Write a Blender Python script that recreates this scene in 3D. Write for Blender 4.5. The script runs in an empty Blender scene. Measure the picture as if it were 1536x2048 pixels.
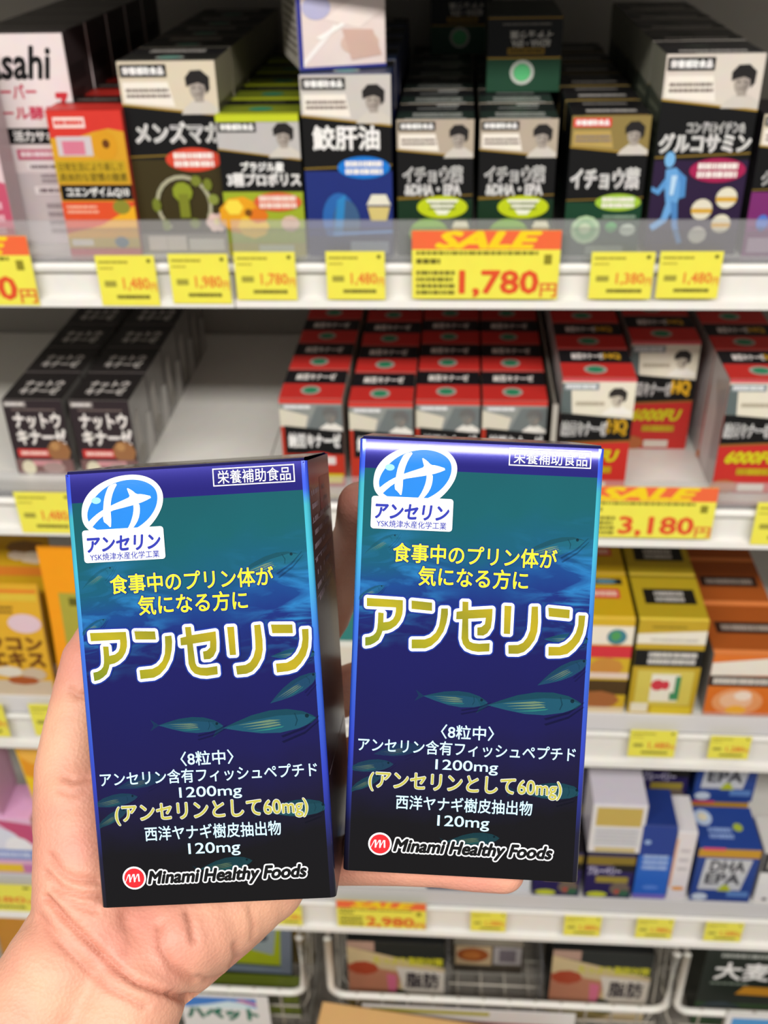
import bpy, bmesh, math, random
import numpy as np
from mathutils import Vector, Matrix
from mathutils.geometry import tessellate_polygon

random.seed(7)
C = bpy.context.scene.collection
SC = bpy.context.scene

# ------------------------------------------------------------------ camera
F0 = 2050.0                                    # focal length in pixels of the 1536 x 2048 frame
PITCH, YAW, ROLL = 0.566438211, -0.0767129359, -0.0239677890
EYE = Vector((0.0, -0.85, 1.55))
cyw, syw, ctp, stp = math.cos(YAW), math.sin(YAW), math.cos(PITCH), math.sin(PITCH)
FW = Vector((syw * ctp, cyw * ctp, -stp))
_r = Vector((cyw, -syw, 0.0)); _u = _r.cross(FW)
RT = math.cos(ROLL) * _r + math.sin(ROLL) * _u
UP = -math.sin(ROLL) * _r + math.cos(ROLL) * _u
cam_data = bpy.data.cameras.new('camera')
cam = bpy.data.objects.new('camera', cam_data); C.objects.link(cam)
cam.matrix_world = Matrix(((RT.x, UP.x, -FW.x, EYE.x), (RT.y, UP.y, -FW.y, EYE.y), (RT.z, UP.z, -FW.z, EYE.z), (0, 0, 0, 1)))
cam_data.sensor_fit = 'VERTICAL'; cam_data.sensor_height = 36.0; cam_data.lens = F0 / 2048 * 36.0
cam_data.clip_start = 0.02
cam_data.dof.use_dof = True; cam_data.dof.focus_distance = 0.275; cam_data.dof.aperture_fstop = 20.0
SC.camera = cam

# ------------------------------------------------------------------ light and exposure
SC.view_settings.view_transform = 'Standard'; SC.view_settings.look = 'None'
SC.view_settings.gamma = 1.0; SC.view_settings.use_curve_mapping = False
SC.view_settings.exposure = 0.0
w = bpy.data.worlds.new('store_ambient'); SC.world = w; w.use_nodes = True
w.node_tree.nodes['Background'].inputs[0].default_value = (1.0, 0.97, 0.93, 1)
w.node_tree.nodes['Background'].inputs[1].default_value = 0.23

def area_light(name, loc, target, sx, sy, power, col=(1.0, 0.97, 0.92)):
    l = bpy.data.lights.new(name, 'AREA'); l.shape = 'RECTANGLE'; l.size = sx; l.size_y = sy; l.energy = power; l.color = col
    o = bpy.data.objects.new(name, l); C.objects.link(o); o.location = loc
    o.rotation_euler = (Vector(target) - Vector(loc)).to_track_quat('-Z', 'Y').to_euler()
    return o
area_light('ceiling_light_row', (0.0, -1.85, 2.75), (0, -0.9, 0.6), 4.5, 0.30, 108)

# ------------------------------------------------------------------ helpers
def pix_ray(x, y):
    return (x - 768) * RT - (y - 1024) * UP + F0 * FW
def on_y(x, y, Y):
    d = pix_ray(x, y); return EYE + d * ((Y - EYE.y) / d.y)
def on_z(x, y, Z):
    d = pix_ray(x, y); return EYE + d * ((Z - EYE.z) / d.z)
def deep(x, y, c):
    return EYE + pix_ray(x, y) * (c / F0)

def lin(h):
    h = h.lstrip('#'); out = []
    for i in (0, 2, 4):
        v = int(h[i:i + 2], 16) / 255
        out.append(v / 12.92 if v <= 0.04045 else ((v + 0.055) / 1.055) ** 2.4)
    return tuple(out) + (1.0,)

MATS = {}
def mat(col, rough=0.45, metal=0.0, coat=0.0, name=None, bump=0.0, alpha=1.0):
    key = (col, rough, metal, coat, bump, alpha)
    if key in MATS: return MATS[key]
    m = bpy.data.materials.new(name or 'ink_' + col.strip('#')); m.use_nodes = True
    nt = m.node_tree; b = nt.nodes['Principled BSDF']
    c = lin(col)
    # faint print mottling so that no surface is perfectly flat in colour
    tc = nt.nodes.new('ShaderNodeTexCoord'); no = nt.nodes.new('ShaderNodeTexNoise'); no.inputs['Scale'].default_value = 90
    mx = nt.nodes.new('ShaderNodeMix'); mx.data_type = 'RGBA'; mx.blend_type = 'MULTIPLY'; mx.inputs[0].default_value = 0.10
    mx.inputs[6].default_value = c
    nt.links.new(tc.outputs['Object'], no.inputs['Vector']); nt.links.new(no.outputs['Color'], mx.inputs[7]); nt.links.new(mx.outputs[2], b.inputs['Base Color'])
    b.inputs['Roughness'].default_value = rough; b.inputs['Metallic'].default_value = metal
    b.inputs['Specular IOR Level'].default_value = 0.32; b.inputs['Coat Weight'].default_value = coat; b.inputs['Coat Roughness'].default_value = 0.15
    b.inputs['Alpha'].default_value = alpha
    if bump:
        bp = nt.nodes.new('ShaderNodeBump'); bp.inputs['Strength'].default_value = bump; bp.inputs['Distance'].default_value = 0.0004
        nt.links.new(no.outputs['Fac'], bp.inputs['Height']); nt.links.new(bp.outputs['Normal'], b.inputs['Normal'])
    MATS[key] = m; return m

def M_(c): return c if isinstance(c, bpy.types.Material) else mat(c)

class MB:
    def __init__(s): s.v = []; s.f = []; s.m = []; s.mats = []; s.sm = []
    def slot(s, m):
        m = M_(m)
        if m not in s.mats: s.mats.append(m)
        return s.mats.index(m)
    def add(s, vs, fs, m, smooth=False):
        k = len(s.v); s.v += [tuple(p) for p in vs]; i = s.slot(m)
        for f in fs: s.f.append(tuple(a + k for a in f)); s.m.append(i); s.sm.append(smooth)
    def box(s, lo, hi, m):
        x0, y0, z0 = lo; x1, y1, z1 = hi
        s.add([(x0, y0, z0), (x1, y0, z0), (x1, y1, z0), (x0, y1, z0), (x0, y0, z1), (x1, y0, z1), (x1, y1, z1), (x0, y1, z1)],
              [(0, 3, 2, 1), (4, 5, 6, 7), (0, 1, 5, 4), (1, 2, 6, 5), (2, 3, 7, 6), (3, 0, 4, 7)], m)
    def bbox(s, lo, hi, r, mside, mtop=None, mfront=None, seg=1):
        bm = bmesh.new(); bmesh.ops.create_cube(bm, size=1)
        c = [(a + b) / 2 for a, b in zip(lo, hi)]; d = [b - a for a, b in zip(lo, hi)]
        for q in bm.verts: q.co = Vector([c[i] + q.co[i] * d[i] for i in range(3)])
        bmesh.ops.bevel(bm, geom=bm.edges[:], offset=r, segments=seg, affect='EDGES', profile=0.5)
        bm.normal_update(); bm.verts.index_update()
        k = len(s.v); s.v += [tuple(q.co) for q in bm.verts]
        a, b, e = s.slot(mside), s.slot(mtop or mside), s.slot(mfront or mside)
        for f in bm.faces:
            s.f.append(tuple(q.index + k for q in f.verts)); s.sm.append(False)
            s.m.append(b if f.normal.z > 0.6 else e if f.normal.y < -0.6 else a)
        bm.free()
    def tube(s, pts, r, m, n=8, closed=False, caps=True):
        pts = [Vector(p) for p in pts]; N = len(pts); rings = []
        rr = r if isinstance(r, (list, tuple)) else [r] * N
        ref = Vector((0, 0, 1))
        for i, p in enumerate(pts):
            a = pts[(i - 1) % N] if closed or i else p; b = pts[(i + 1) % N] if closed or i < N - 1 else p
            t = (b - a).normalized()
            u = t.cross(ref); u = u.normalized() if u.length > 1e-3 else t.cross(Vector((1, 0, 0))).normalized()
            v = t.cross(u)
            rings.append([p + rr[i] * (math.cos(2 * math.pi * j / n) * u + math.sin(2 * math.pi * j / n) * v) for j in range(n)])
        vs = [q for R in rings for q in R]; fs = []
        for i in range(N if closed else N - 1):
            for j in range(n):
                fs.append((i * n + j, i * n + (j + 1) % n, ((i + 1) % N) * n + (j + 1) % n, ((i + 1) % N) * n + j))
        if not closed and caps: fs += [tuple(range(n)), tuple((N - 1) * n + j for j in reversed(range(n)))]
        s.add(vs, fs, m, True)
    def extrude(s, prof, x0, x1, m):           # profile of (y, z) swept along x
        n = len(prof); vs = [(x0, y, z) for y, z in prof] + [(x1, y, z) for y, z in prof]
        fs = [(i, (i + 1) % n, n + (i + 1) % n, n + i) for i in range(n)] + [tuple(reversed(range(n))), tuple(range(n, 2 * n))]
        s.add(vs, fs, m)

def obj(name, mb, parent=None, loc=None):
    me = bpy.data.meshes.new(name); me.from_pydata(mb.v, [], mb.f)
    for m in mb.mats: me.materials.append(m)
    if mb.f:
        me.polygons.foreach_set('material_index', mb.m); me.polygons.foreach_set('use_smooth', mb.sm)
    me.update()
    o = bpy.data.objects.new(name, me); C.objects.link(o)
    if parent is not None: o.parent = parent
    if loc: o.location = loc
    return o

def tag(o, label, cat, group=None):
    o['label'] = label; o['category'] = cat
    if group: o['group'] = group
    return o
def thing(name, label, cat, loc=(0, 0, 0), rot=None, group=None):
    o = bpy.data.objects.new(name, None); C.objects.link(o); o.location = loc; o.empty_display_size = 0.02
    if rot is not None: o.rotation_euler = rot
    return tag(o, label, cat, group)
def struct(name, mb):
    o = obj(name, mb); o['kind'] = 'structure'; return o
def clone(root, loc, label, rot=None, group=None):
    r = root.copy(); C.objects.link(r); r.location = loc; r['label'] = label
    if rot is not None: r.rotation_euler = rot
    if group: r['group'] = group
    for ch in list(root.children):
        c = ch.copy(); C.objects.link(c); c.parent = r
        for g in list(ch.children):
            d = g.copy(); C.objects.link(d); d.parent = c
    return r

# lettering as flat printed outlines
TXT = {}
def glyphs(body, off=0.0, shear=0.0, res=2):
    k = (body, round(off, 4), shear, res)
    if k in TXT: return TXT[k]
    if off > 0:
        # embolden: the outline swept round a small disc, as stacked copies a micron apart
        bv, bf = glyphs(body, 0.0, shear, res); n = len(bv); k2 = 14 if off > 0.05 else 8
        vs, fs = list(bv), list(bf)
        for ring, kk in ((off, k2),) + (((off * .55, 6),) if off > 0.05 else ()):
            for i in range(kk):
                a = 2 * math.pi * i / kk; b = len(vs)
                vs += [(x + ring * math.cos(a), y + ring * math.sin(a)) for x, y in bv]; fs += [tuple(q + b for q in f) for f in bf]
        TXT[k] = (vs, fs); return TXT[k]
    cu = bpy.data.curves.new('lettering', 'FONT'); cu.body = body; cu.resolution_u = res; cu.shear = shear
    o = bpy.data.objects.new('lettering', cu); C.objects.link(o)
    dg = bpy.context.evaluated_depsgraph_get()
    me = bpy.data.meshes.new_from_object(o.evaluated_get(dg))
    vs = [(q.co.x, q.co.y) for q in me.vertices]; fs = [tuple(p.vertices) for p in me.polygons]
    bpy.data.objects.remove(o); bpy.data.meshes.remove(me); bpy.data.curves.remove(cu)
    TXT[k] = (vs, fs); return TXT[k]
def text_fit(body, x0, y0, x1, y1, off=0.0, shear=0.0, res=2):
    bv, _ = glyphs(body, 0.0, shear, res)
    ax, bx = min(p[0] for p in bv), max(p[0] for p in bv); ay, by = min(p[1] for p in bv), max(p[1] for p in bv)
    vs, fs = glyphs(body, off, shear, res)
    return [(x0 + (p[0] - ax) / max(bx - ax, 1e-6) * (x1 - x0), y0 + (p[1] - ay) / max(by - ay, 1e-6) * (y1 - y0)) for p in vs], fs

# print operations on a face: u, v run 0..1 over the face; 'part' names the mesh the print belongs to
def R(u0, v0, u1, v1, col, part=None): return ('r', (u0, v0, u1, v1), col, part)
def E(cu, cv, ru, rv, col, part=None, n=20): return ('p', [(cu + ru * math.cos(2 * math.pi * i / n), cv + rv * math.sin(2 * math.pi * i / n)) for i in range(n)], col, part)
def P(pts, col, part=None): return ('p', pts, col, part)
def T(s, u0, v0, u1, v1, col, bold=0.02, part=None, shear=0.0): return ('t', (s, u0, v0, u1, v1, bold, shear), col, part)
def lines(n, u0, v0, u1, v1, col, part=None, seed=1, h=0.55):   # rows of unreadably small print
    rnd = random.Random(seed); out = []
    for i in range(n):
        a = v0 + (v1 - v0) * (i + (1 - h) / 2) / n; b = a + (v1 - v0) * h / n; x = u0
        while x < u1 - 0.02:
            e = min(u1, x + rnd.uniform(0.02, 0.06)); out.append(R(x, a, e - 0.008, b, col, part) + ((1,) if out else ())); x = e
    return out

STEP = 0.00016
def stamp(mbs, ops, to3, default):
    i = -1
    for op in ops:
        k, a, col, part = op[:4]; i += len(op) == 4      # rows of small print share one layer
        mb = mbs.setdefault(part or default, MB()); d = STEP * (i * 0.3 + 1)
        if k == 'r':
            u0, v0, u1, v1 = a; mb.add([to3(u0, v0, d), to3(u1, v0, d), to3(u1, v1, d), to3(u0, v1, d)], [(0, 1, 2, 3)], col)
        elif k == 'p':
            mb.add([to3(u, v, d) for u, v in a], [tuple(q) for q in tessellate_polygon([[Vector((u, v, 0)) for u, v in a]])], col)
        else:
            s, u0, v0, u1, v1, bold, shear = a
            vs, fs = text_fit(s, u0, v0, u1, v1, bold, shear)
            mb.add([to3(u, v, d + 1.5e-6 * (j * 9 // len(vs))) for j, (u, v) in enumerate(vs)], fs, col)

def carton(name, label, cat, W, D, H, side, front=(), top=(), right=(), left=(), topcol=None, frontcol=None, loc=(0, 0, 0), rot=None, group=None, body='carton_body', gloss=0.35):
    root = thing(name, label, cat, loc, rot, group)
    mb = MB(); f = lambda c: mat(c, gloss) if isinstance(c, str) else c
    mb.bbox((-W / 2, 0, 0), (W / 2, D, H), 0.0007, f(side), f(topcol or side), f(frontcol or side))
    obj(body, mb, root)
    mbs = {}
    stamp(mbs, front, lambda u, v, d: ((u - .5) * W, -d, v * H), 'front_print')
    stamp(mbs, top, lambda u, v, d: ((u - .5) * W, v * D, H + d), 'top_print')
    stamp(mbs, right, lambda u, v, d: (W / 2 + d, u * D, v * H), 'side_print')
    stamp(mbs, left, lambda u, v, d: (-W / 2 - d, (1 - u) * D, v * H), 'side_print')
    for k, m in mbs.items(): obj(k, m, root)
    return root

ORD = ['front', 'second', 'third', 'fourth', 'fifth', 'sixth', 'seventh']

# ------------------------------------------------------------------ the setting
STEEL = mat('#e9e6e0', 0.35, 0.0, 0.3, 'white_painted_steel')
STEEL_G = mat('#cfcac2', 0.4, 0.0, 0.2, 'grey_painted_steel')
mb = MB(); mb.box((-1.6, -4.5, -0.02), (1.6, 0.46, 0.0), mat('#b9b2a8', 0.3, 0, 0.3, 'vinyl_floor')); struct('floor', mb)
mb = MB(); mb.box((-1.5, 0.425, 0.0), (1.4, 0.445, 2.1), mat('#a29d95', 0.5, 0, 0, 'shelf_back_panel')); struct('wall_back', mb)

# clear acrylic, milkier on the lower shelves to brighten fronts the light leaves dull
def acrylic(name, milk, white):
    m = bpy.data.materials.new(name); m.use_nodes = True
    nt = m.node_tree; nt.nodes.remove(nt.nodes['Principled BSDF']); out = nt.nodes['Material Output']
    tr = nt.nodes.new('ShaderNodeBsdfTransparent'); tr.inputs[0].default_value = (0.96, 0.97, 0.97, 1)
    gl = nt.nodes.new('ShaderNodeBsdfGlossy'); gl.inputs['Roughness'].default_value = 0.12
    df = nt.nodes.new('ShaderNodeBsdfDiffuse'); df.inputs[0].default_value = (white, white * .985, white * 1.01, 1)
    m1 = nt.nodes.new('ShaderNodeMixShader'); m1.inputs[0].default_value = milk
    m2 = nt.nodes.new('ShaderNodeMixShader'); fr = nt.nodes.new('ShaderNodeFresnel'); fr.inputs[0].default_value = 1.3
    nt.links.new(tr.outputs[0], m1.inputs[1]); nt.links.new(df.outputs[0], m1.inputs[2])
    nt.links.new(fr.outputs[0], m2.inputs[0]); nt.links.new(m1.outputs[0], m2.inputs[1]); nt.links.new(gl.outputs[0], m2.inputs[2]); nt.links.new(m2.outputs[0], out.inputs[0])
    return m
ACR = acrylic('clear_acrylic', .17, .75); ACR_M = acrylic('bright_milky_acrylic', .60, .92)

# (rail bottom z, board top z, fence top z)
LV = [(1.2208, 1.2600, 1.2967), (0.9758, 1.0180, 1.0469), (0.6712, 0.7225, 0.748), (0.3470, 0.4040, 0.431)]
JOINT = -0.191
SN = ['top', 'second', 'third', 'fourth']
def shelf(i, side, x0, x1, zb, zt, zf):
    t = thing('shop_shelf', f'white steel {SN[i]} shelf of the {side} bay with price rail and clear front fence', 'shelf', ((x0 + x1) / 2, 0, zt), group='shop shelves')
    h = (x1 - x0) / 2; b = zb - zt
    mb = MB(); mb.box((-h, 0.012, -0.022), (h, 0.42, 0.0), STEEL); obj('shelf_board', mb, t)
    mb = MB(); mb.extrude([(0.012, 0.0), (-0.003, 0.0), (-0.005, -0.003), (-0.004, -0.007), (0.001, -0.009), (0.001, b + 0.009), (-0.006, b + 0.007), (-0.007, b + 0.001), (-0.004, b), (0.012, b)], -h, h, STEEL)
    obj('price_rail', mb, t)
    am = ACR if i < 2 else ACR_M
    mb = MB(); mb.box((-h + .001, 0.000, 0.0005), (h - .001, 0.0018, zf - zt), am); mb.box((-h + .001, 0.0, 0.0005), (h - .001, 0.012, 0.0015), am); obj('clear_fence', mb, t)
for i, (zb, zt, zf) in enumerate(LV):
    shelf(i, 'left', -1.09, JOINT - 0.0006, zb, zt, zf); shelf(i, 'right', JOINT + 0.0006, 0.71, zb, zt, zf)
for side, x0, x1 in (('left', -1.09, JOINT - .0006), ('right', JOINT + .0006, 0.71)):  # upper shelf stays out of view, hung low to shade the top row
    t = thing('shop_shelf', f'unseen white upper shelf of the {side} bay shading the top row of boxes', 'shelf', ((x0 + x1) / 2, 0, 1.525), group='shop shelves')
    h = (x1 - x0) / 2
    mb = MB(); mb.box((-h, 0.012, -0.022), (h, 0.42, 0), STEEL); obj('shelf_board', mb, t)
    mb = MB(); mb.box((-h, -0.004, -0.042), (h, 0.012, 0), STEEL); obj('price_rail', mb, t)

# ------------------------------------------------------------------ the two foil cartons held up in front
def foil(name, build, rough=0.27, metal=0.45, coat=1.0):
    m = bpy.data.materials.new(name); m.use_nodes = True; nt = m.node_tree; b = nt.nodes['Principled BSDF']
    b.inputs['Metallic'].default_value = metal; b.inputs['Roughness'].default_value = rough
    b.inputs['Coat Weight'].default_value = coat; b.inputs['Coat IOR'].default_value = 1.5; b.inputs['Specular IOR Level'].default_value = 0.2; b.inputs['Coat Roughness'].default_value = 0.13
    tc = nt.nodes.new('ShaderNodeTexCoord'); col = build(nt, tc); nt.links.new(col, b.inputs['Base Color'])
    # fine vertical grain of the foil
    mp = nt.nodes.new('ShaderNodeMapping'); mp.inputs['Scale'].default_value = (2600, 2600, 120)
    no = nt.nodes.new('ShaderNodeTexNoise'); no.inputs['Scale'].default_value = 1.0
    bp = nt.nodes.new('ShaderNodeBump'); bp.inputs['Strength'].default_value = 0.05; bp.inputs['Distance'].default_value = 0.0002
    nt.links.new(tc.outputs['Object'], mp.inputs[0]); nt.links.new(mp.outputs[0], no.inputs['Vector']); nt.links.new(no.outputs['Fac'], bp.inputs['Height']); nt.links.new(bp.outputs[0], b.inputs['Normal'])
    return m

HZ = 0.1224                                   # carton height, m
def sea(nt, tc):
    N = nt.nodes.new; L = nt.links.new
    sp = N('ShaderNodeSeparateXYZ'); L(tc.outputs['Object'], sp.inputs[0])
    # wavering depth
    no = N('ShaderNodeTexNoise'); no.inputs['Scale'].default_value = 38; no.inputs['Detail'].default_value = 4; L(tc.outputs['Object'], no.inputs['Vector'])
    ad = N('ShaderNodeMath'); ad.operation = 'MULTIPLY_ADD'; ad.inputs[1].default_value = 0.020; L(no.outputs['Fac'], ad.inputs[0])
    xs = N('ShaderNodeMath'); xs.operation = 'MULTIPLY_ADD'; xs.inputs[1].default_value = -0.10; L(sp.outputs['X'], xs.inputs[0]); L(sp.outputs['Z'], xs.inputs[2])
    L(xs.outputs[0], ad.inputs[2])
    mr = N('ShaderNodeMapRange'); mr.inputs['From Min'].default_value = 0.010; mr.inputs['From Max'].default_value = HZ + 0.010; L(ad.outputs[0], mr.inputs[0])
    rp = N('ShaderNodeValToRGB'); L(mr.outputs[0], rp.inputs[0]); e = rp.color_ramp
    stops = [(0.0, '#0e0c10'), (0.13, '#100e18'), (0.24, '#1c1747'), (0.34, '#1d1a68'), (0.46, '#1b1b70'), (0.56, '#1c1c78'), (0.64, '#1b3a9c'), (0.70, '#1858b0'), (0.76, '#127296'), (0.84, '#0f7380'), (0.93, '#0d6c78'), (1.0, '#0c6672')]
    dk = lambda h: tuple(q * 0.66 for q in lin(h)[:3]) + (1,)
    e.elements[0].position, e.elements[0].color = stops[0][0], dk(stops[0][1]); e.elements[1].position, e.elements[1].color = 1.0, dk(stops[-1][1])
    for p, c in stops[1:-1]:
        q = e.elements.new(p); q.color = dk(c)
    # ripples of printed light in the water
    mp = N('ShaderNodeMapping'); mp.inputs['Scale'].default_value = (55, 55, 190); mp.inputs['Rotation'].default_value = (0, 0.35, 0); L(tc.outputs['Object'], mp.inputs[0])
    n2 = N('ShaderNodeTexNoise'); n2.inputs['Scale'].default_value = 1.0; n2.inputs['Detail'].default_value = 5; n2.inputs['Distortion'].default_value = 1.2; L(mp.outputs[0], n2.inputs['Vector'])
    r2 = N('ShaderNodeValToRGB'); L(n2.outputs['Fac'], r2.inputs[0]); r2.color_ramp.elements[0].position = 0.45; r2.color_ramp.elements[1].position = 0.68
    bnd = N('ShaderNodeValToRGB'); L(mr.outputs[0], bnd.inputs[0]); g = bnd.color_ramp
    g.elements[0].position = 0.54; g.elements[0].color = (0, 0, 0, 1); g.elements[1].position = 0.82; g.elements[1].color = (0, 0, 0, 1)
    q = g.elements.new(0.66); q.color = (1, 1, 1, 1); q = g.elements.new(0.74); q.color = (.75, .75, .75, 1)
    mu = N('ShaderNodeMath'); mu.operation = 'MULTIPLY'; L(r2.outputs[0], mu.inputs[0]); L(bnd.outputs[0], mu.inputs[1])
    ax = N('ShaderNodeMath'); ax.operation = 'ADD'; ax.inputs[1].default_value = -0.003; L(sp.outputs['X'], ax.inputs[0])
    ab = N('ShaderNodeMath'); ab.operation = 'ABSOLUTE'; L(ax.outputs[0], ab.inputs[0])
    ex = N('ShaderNodeMapRange'); ex.inputs['From Min'].default_value = 0.004; ex.inputs['From Max'].default_value = 0.024; L(ab.outputs[0], ex.inputs[0])
    m3 = N('ShaderNodeMath'); m3.operation = 'MULTIPLY'; L(mu.outputs[0], m3.inputs[0]); L(ex.outputs[0], m3.inputs[1])
    mix = N('ShaderNodeMix'); mix.data_type = 'RGBA'; L(m3.outputs[0], mix.inputs[0]); L(rp.outputs[0], mix.inputs[6]); mix.inputs[7].default_value = lin('#2f94dc')
    # indigo band across the head of the panel
    hd = N('ShaderNodeMath'); hd.operation = 'GREATER_THAN'; hd.inputs[1].default_value = 0.1142; L(sp.outputs['Z'], hd.inputs[0])
    m4 = N('ShaderNodeMix'); m4.data_type = 'RGBA'; L(hd.outputs[0], m4.inputs[0]); L(mix.outputs[2], m4.inputs[6]); m4.inputs[7].default_value = lin('#1c1874')
    return m4.outputs[2]
def plain(c, c2=None):
    def f(nt, tc):
        n = nt.nodes.new('ShaderNodeTexNoise'); n.inputs['Scale'].default_value = 25; nt.links.new(tc.outputs['Object'], n.inputs['Vector'])
        m = nt.nodes.new('ShaderNodeMix'); m.data_type = 'RGBA'; m.inputs[6].default_value = lin(c); m.inputs[7].default_value = lin(c2 or c); nt.links.new(n.outputs['Fac'], m.inputs[0]); return m.outputs[2]
    return f
def edge_cols(nt, tc):  # blue foil folds, colour lightened in place of a bright edge highlight
    N = nt.nodes.new; L = nt.links.new; sp = N('ShaderNodeSeparateXYZ'); L(tc.outputs['Object'], sp.inputs[0])
    mr = N('ShaderNodeMapRange'); mr.inputs['From Max'].default_value = HZ; L(sp.outputs['Z'], mr.inputs[0])
    rp = N('ShaderNodeValToRGB'); L(mr.outputs[0], rp.inputs[0]); e = rp.color_ramp
    e.elements[0].color = lin('#16141c'); e.elements[1].color = lin('#3a50dc')
    for p, c in ((.12, '#1c1c3c'), (.3, '#3446c8'), (.6, '#3f78ea'), (.78, '#4cc4e0'), (.9, '#44b8cc'), (.935, '#3f62ea')):
        q = e.elements.new(p); q.color = lin(c)
    return rp.outputs[0]
FOIL_SEA = foil('sea_print_foil', sea); FOIL_EDGE = foil('blue_fold_foil', edge_cols, 0.22, 0.35)
FOIL_TOP = foil('indigo_foil', plain('#1a1760', '#28237a'), 0.25, 0.7); FOIL_SIDE = foil('violet_side_foil', plain('#35283c', '#40303a'), 0.3, 0.6, 0.15)
def gold(nt, tc):
    N = nt.nodes.new; L = nt.links.new; sp = N('ShaderNodeSeparateXYZ'); L(tc.outputs['Object'], sp.inputs[0])
    a = N('ShaderNodeMath'); a.operation = 'MULTIPLY_ADD'; a.inputs[1].default_value = 0.6; L(sp.outputs['X'], a.inputs[0]); L(sp.outputs['Z'], a.inputs[2])
    mr = N('ShaderNodeMapRange'); mr.inputs['From Min'].default_value = 0.050; mr.inputs['From Max'].default_value = 0.092; L(a.outputs[0], mr.inputs[0])
    rp = N('ShaderNodeValToRGB'); L(mr.outputs[0], rp.inputs[0]); e = rp.color_ramp
    e.elements[0].color = lin('#7c8a1c'); e.elements[1].color = lin('#a0951a')
    for p, c in ((.3, '#b0a31a'), (.5, '#8d8a1c'), (.75, '#b5a21b')):
        q = e.elements.new(p); q.color = lin(c)
    return rp.outputs[0]
GOLD = foil('gold_ink', gold, 0.35, 0.35)
WHITE = mat('#eceef2', 0.5, 0, 0.0, 'white_ink'); ICE = mat('#bfe6fb', 0.4, 0, 0.1, 'pale_blue_ink'); YEL = mat('#f2ec28', 0.4, 0, 0.1, 'yellow_ink')
AZURE = mat('#0874cc', 0.4, 0, 0.0); NAVY = mat('#1d2a9c', 0.4); OUTL = mat('#16308f', 0.35, 0.2); RED = mat('#e0242c', 0.4, 0, .1); BLK = mat('#060608', 0.4, 0, .1)
GOLD2 = mat('#b9b44e', 0.35, 0.2); SILV = mat('#d9dfe6', 0.35, 0.1)

def fish_ink(c, a): return mat(c, 0.3, 0.4, 0.1, None, 0.0, round(a * .62, 3))

EMB = {
 'W': [(-29.0, 110.8), (-28.5, 113.9), (-26.6, 116.8), (-23.6, 119.0), (-19.6, 120.6), (-15.6, 121.1), (-12.0, 120.8), (-9.1, 119.6), (-7.2, 117.7), (-6.3, 115.4), (-6.6, 112.6), (-7.9, 110.0), (-9.8, 107.6), (-11.8, 105.9), (-25.1, 105.3), (-27.5, 106.8), (-28.7, 108.5)],
 'B': [(-27.6, 110.4), (-26.7, 113.2), (-24.5, 116.0), (-21.6, 118.2), (-18.0, 119.5), (-14.5, 119.8), (-11.4, 119.2), (-9.0, 117.8), (-7.9, 115.9), (-8.0, 113.3), (-9.2, 110.7), (-11.4, 108.3), (-14.4, 106.4), (-17.9, 105.2), (-21.5, 105.4), (-24.6, 106.4), (-26.7, 107.8)],
 'S1': [(-20.8, 118.5), (-18.3, 119.1), (-19.7, 116.9), (-20.6, 114.3), (-20.9, 111.7), (-20.9, 109.6), (-21.0, 108.4), (-21.2, 106.9), (-22.2, 108.1), (-23.2, 108.9), (-22.9, 112.1), (-22.4, 115.0), (-21.6, 117.0)],
 'S2': [(-27.8, 108.4), (-25.3, 110.6), (-22.8, 112.1), (-19.8, 113.4), (-16.8, 114.5), (-15.3, 115.1), (-15.7, 116.3), (-16.1, 117.7), (-14.6, 116.8), (-13.5, 115.7), (-12.2, 115.7), (-9.0, 114.8), (-11.6, 113.6), (-14.2, 112.9), (-17.7, 112.2), (-20.8, 111.6), (-23.5, 110.1), (-25.7, 108.1), (-26.8, 106.8)],
 'S3': [(-14.6, 113.1), (-12.9, 113.4), (-12.9, 111.0), (-13.5, 108.9), (-14.7, 107.1), (-16.1, 105.8), (-17.4, 105.6), (-16.0, 107.5), (-15.0, 109.9), (-14.6, 111.7)]}

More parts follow.
